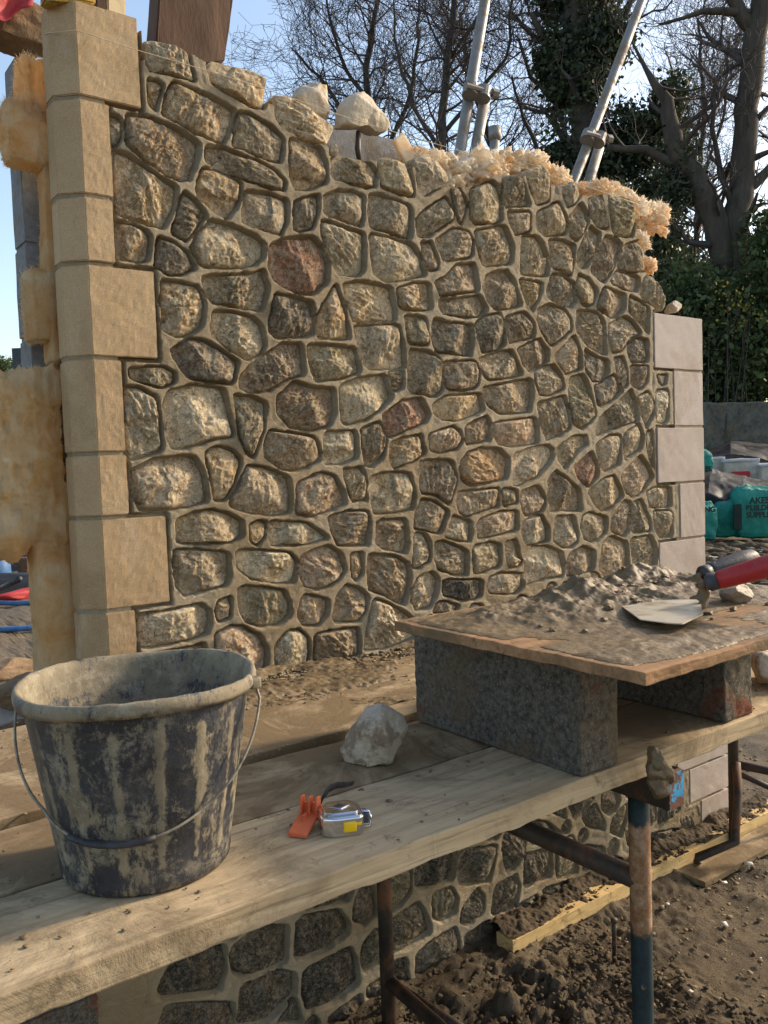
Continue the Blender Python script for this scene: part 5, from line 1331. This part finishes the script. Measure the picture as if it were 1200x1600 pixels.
def limb(S, R, pts, lev, spawn=2, Lf=3.0, up=.12, kids=(1, 2), start=1, leafpts=None, minr=.004):
    """pts: (px, py, radius_m, depth); main limb with random branches off it"""
    W = [(at(a, b, dd*KT), r*KT) for a, b, r, dd in pts]
    fine = []
    for (a, ra), (b, rb) in zip(W[:-1], W[1:]):
        n = max(1, int(np.linalg.norm(b-a)/.5))
        for k in range(n): t = k/n; fine.append((a*(1-t)+b*t+np.array([R.gauss(0, .04) for _ in range(3)]), ra*(1-t)+rb*t))
    fine.append(W[-1]); T_ = []
    T_.append(fine)
    for i in range(len(fine)-1):
        (p, r), (q, r2) = fine[i], fine[i+1]; d = (q-p)/max(np.linalg.norm(q-p), 1e-6)
        if i >= start:
            for _ in range(spawn):
                s = np.array([R.gauss(0, 1), R.gauss(0, 1), R.gauss(0, .6)+.2]); s = d*.5+s/np.linalg.norm(s); s /= np.linalg.norm(s)
                grow(S, q, s, Lf*R.uniform(.5, 1.15), max(r2*.42, .012), lev, R, up, kids=kids, leafpts=leafpts, minr=minr)
    return T_
def leaves(pts, n, size, spread_, seed, R_=None):
    rs = np.random.RandomState(seed); pts = np.array(pts); P = pts[rs.randint(len(pts), size=n)]+rs.normal(size=(n, 3))*spread_
    a = rs.normal(size=(n, 3)); a /= np.linalg.norm(a, axis=1)[:, None]; b = np.cross(a, rs.normal(size=(n, 3))); b /= np.linalg.norm(b, axis=1)[:, None]
    s = size*rs.uniform(.5, 1.3, (n, 1)); V = np.stack([P-a*s, P+b*s*.6, P+a*s, P-b*s*.6], 1).reshape(-1, 3)
    return V, np.arange(4*n).reshape(n, 4)
def tree(name, label, limbs, seed, mt, lev=2, spawn=2, Lf=3., kids=(1, 2), minr=.004, group='trees beyond the yard', up=.12):
    R = random.Random(seed); t = thing(name, label, 'tree', (*at(limbs[0][0][0], 700, limbs[0][0][3]*KT)[:2], 0), group)
    T_ = []; S = []; Lf *= KT; minr *= KT
    for k, l in enumerate(limbs):
        if k == 0: b = at(*l[0][:2], l[0][3]*KT); T_.append([(np.array([b[0], b[1], -.2]), l[0][2]*1.25*KT), (b, l[0][2]*KT)])
        T_ += limb(S, R, l, lev, spawn, Lf, up, kids, minr=minr)
    mb = MB()
    for fl_ in T_: mb.add(*tube([a for a, b in fl_], [b for a, b in fl_], 10))
    under(mb.build('trunk', mt), t)
    V, q = prisms(S, 3); under(mk('crown', V, q, M['twig'], None, False), t); return t
tree('bare_tree', 'leafless fine-twigged tree, leftmost, rising behind the loose stones', [[(600, 330, .13, 24), (578, 200, .11, 24), (572, 110, .09, 24), (590, 0, .06, 24), (600, -120, .03, 24)],
      [(590, 260, .07, 24), (545, 190, .06, 24), (500, 120, .045, 24), (455, 75, .02, 24)], [(575, 160, .06, 24), (530, 90, .05, 24), (510, 0, .03, 24)], [(600, 250, .07, 24), (640, 150, .06, 24), (655, 60, .045, 24), (650, -60, .03, 24)]], 4, M['bark'], 2, 2, 2.5, (1, 2, 2), .0055)
tree('bare_tree', 'leafless dark tree with the thickest single stem, right behind the steeper pole', [[(690, 330, .12, 21), (690, 230, .11, 21), (697, 120, .10, 21), (708, 20, .08, 21), (720, -110, .05, 21)],
      [(690, 240, .06, 21), (650, 170, .05, 21), (620, 90, .04, 21), (615, 0, .02, 21)], [(690, 210, .06, 21), (745, 150, .05, 21), (790, 90, .04, 21), (800, 0, .03, 21)], [(700, 90, .05, 21), (740, 40, .045, 21), (770, -20, .03, 21)]], 9, M['bark'], 2, 2, 2.2, (1, 2, 2), .005)
tree('bare_tree', 'leafless tree with thin drooping limbs between the two leaning poles', [[(800, 340, .12, 26), (770, 230, .10, 26), (735, 130, .08, 26), (720, 20, .05, 26)],
      [(880, 235, .08, 24), (840, 238, .07, 24), (820, 190, .05, 24), (800, 120, .03, 24)], [(885, 100, .10, 24), (840, 60, .07, 24), (800, 20, .05, 24)], [(880, 170, .08, 24), (830, 120, .06, 24), (810, 60, .04, 24)]], 15, M['bark'], 2, 2, 2.5, (1, 2, 2), .0055)
# ivy-clad tree
tr = tree('ivy_tree', 'tall tree wrapped in dark ivy behind the far right leaning pole', [[(935, 560, .40, 20), (925, 400, .36, 20), (915, 250, .33, 20), (905, 100, .3, 20), (900, -80, .25, 20)],
      [(950, 240, .2, 20), (1010, 210, .16, 20), (1050, 130, .1, 20)], [(915, 110, .14, 20), (960, 50, .1, 20), (1000, -10, .06, 20)], [(905, 130, .14, 20), (860, 70, .1, 20), (830, 20, .06, 20)], [(890, 250, .12, 20), (850, 260, .08, 20)]], 21, M['bark'], 2, 1, 1.8, (1, 2), .006)
rs = np.random.RandomState(77)
def cloud(limbs, n, rs):
    out = []
    for pts in limbs:
        W = [(at(a, b, dd*KT), r*KT) for a, b, r, dd in pts]
        for _ in range(n):
            k = rs.randint(len(W)-1); t = rs.rand(); p = W[k][0]*(1-t)+W[k+1][0]*t; r = W[k][1]*(1-t)+W[k+1][1]*t
            v = rs.normal(size=3); v /= np.linalg.norm(v); out.append(p+v*r*rs.uniform(.55, 1.1))
    return out
cl = cloud([[(935, 600, 1.2, 20), (925, 480, 1.3, 20), (920, 380, 1.2, 20), (915, 260, .95, 20), (905, 120, .65, 20), (900, -60, .7, 20)], [(960, 470, 1.2, 20), (980, 330, 1.0, 20), (975, 220, .7, 20)], [(1000, 500, 1.0, 20), (1010, 400, .8, 20), (1020, 300, .45, 20)],
            [(960, 220, .8, 20), (1030, 220, .35, 20), (1050, 140, .3, 20)], [(915, 110, .5, 20), (960, 40, .4, 20)], [(900, 150, .4, 20), (860, 90, .3, 20)], [(890, 260, .4, 20), (862, 262, .2, 20)], [(890, 0, .9, 20.5), (940, -60, .9, 20.5)]], 170, rs)
V, q = leaves(cl, 62000, .10, .22, 5); under(mk('ivy_foliage', V, q, M['ivy']), tr)
tr = tree('forked_tree', 'big grey-barked tree with a heavy forking limb at the right picture edge', [[(1150, 660, .34, 18), (1152, 440, .35, 18), (1152, 340, .26, 18), (1165, 200, .24, 18), (1180, 80, .24, 18), (1195, -60, .22, 18)],
      [(1140, 430, .28, 18), (1110, 320, .26, 18), (1080, 270, .22, 18), (1060, 240, .22, 18), (1040, 160, .13, 18), (1010, 110, .05, 18), (985, 60, .02, 18)], [(1080, 270, .12, 18), (1010, 232, .09, 18), (950, 230, .06, 18)],
      [(1178, 50, .16, 18), (1145, 0, .14, 18), (1100, -60, .08, 18)], [(1165, 20, .1, 18), (1100, 16, .06, 18), (1030, 38, .02, 18)], [(1155, 300, .14, 18), (1200, 270, .1, 18), (1240, 220, .1, 18)],
      [(1130, 290, .05, 18), (1110, 200, .05, 18), (1125, 120, .04, 18), (1160, 95, .05, 18)], [(1165, 440, .16, 18), (1185, 370, .14, 18), (1230, 300, .1, 18)], [(1120, 400, .1, 18), (1140, 460, .1, 18)]], 31, M['bark2'], 2, 1, 1.7, (1, 1, 2), .0055)
cl = cloud([[(1050, 320, .3, 18.2), (1075, 270, .3, 18.2), (1055, 230, .35, 18.2)], [(1110, 440, .5, 18.3), (1140, 500, .5, 18.3)]], 200, rs)
V, q = leaves(cl, 6000, .08, .2, 8); under(mk('ivy_foliage', V, q, M['ivy']), tr)
tree('bare_tree', 'faint leafless tree seen between the ivy tree and the forked tree', [[(1085, 460, .10, 30), (1090, 300, .09, 30), (1100, 160, .07, 30), (1090, 30, .04, 30)], [(1090, 300, .06, 30), (1130, 180, .05, 30), (1140, 60, .03, 30)]], 41, M['bark'], 2, 2, 3., (1, 2), .006)
# hedge bank under the trees
def bush(name, label, limbs, n, m_, seed, size=.095, sp=.28, k=300):
    R = np.random.RandomState(seed); t = thing(name, label, 'bush', (*at(limbs[0][0][0], 700, limbs[0][0][3]*KT)[:2], 0), 'bushes in front of the boundary wall')
    cl = cloud(limbs, k, R); V, q = leaves(cl, n, size, sp, seed); under(mk('foliage', V, q, m_), t)
    S = []; base = at(limbs[0][0][0], 700, limbs[0][0][3]*KT); base[2] = 0
    for p in cl[::9]:
        b = base+np.array([R.normal()*.5, R.normal()*.3, 0]); mid = (b+p)/2+R.normal(size=3)*.2; S += [(*b, *mid, .03, .02), (*mid, *p, .02, .006)]
    V, q = prisms(S, 4); under(mk('stems', V, q, M['bark']), t); return t
bush('evergreen_bush', 'mid green bush nearest the pink corner blocks on the right', [[(1085, 600, .6, 17), (1095, 520, .6, 17), (1085, 450, .4, 17)], [(1130, 610, .5, 16.9), (1140, 560, .5, 16.9), (1135, 500, .35, 16.9)]], 17000, M['hedge'], 3)
bush('evergreen_bush', 'dense dark green bush at the right picture edge below the forked tree', [[(1190, 610, .6, 17), (1200, 520, .7, 17), (1205, 430, .55, 17), (1210, 340, .4, 17)], [(1160, 600, .5, 17), (1165, 540, .45, 17)]], 18000, M['hedge'], 4)
bush('evergreen_bush', 'dark leafy bush behind the lower trunk of the forked tree', [[(1135, 600, .9, 23), (1135, 520, 1.0, 23), (1140, 430, .7, 23)]], 26000, M['ivy'], 5)
bush('evergreen_bush', 'dark bush behind the right shoulder of the stone wall', [[(1010, 560, 1.1, 24), (1020, 470, 1.2, 24), (1050, 410, .7, 24)]], 24000, M['ivy'], 6)
bush('yellow_leaved_bush', 'sparse yellowing leaves in front of the green hedge and forked trunk', [[(1120, 470, .3, 16.2), (1155, 465, .25, 16.2)], [(1150, 500, .25, 16.2), (1165, 480, .2, 16.2)]], 130, M['yleaf'], 7, .05, .3, 60)
bush('small_far_tree', 'small dark tree top far away at the left picture edge beside the cabin', [[(5, 600, 1.5, 60), (4, 575, .9, 60)]], 5000, M['hedge'], 8, .14, .3, 150)
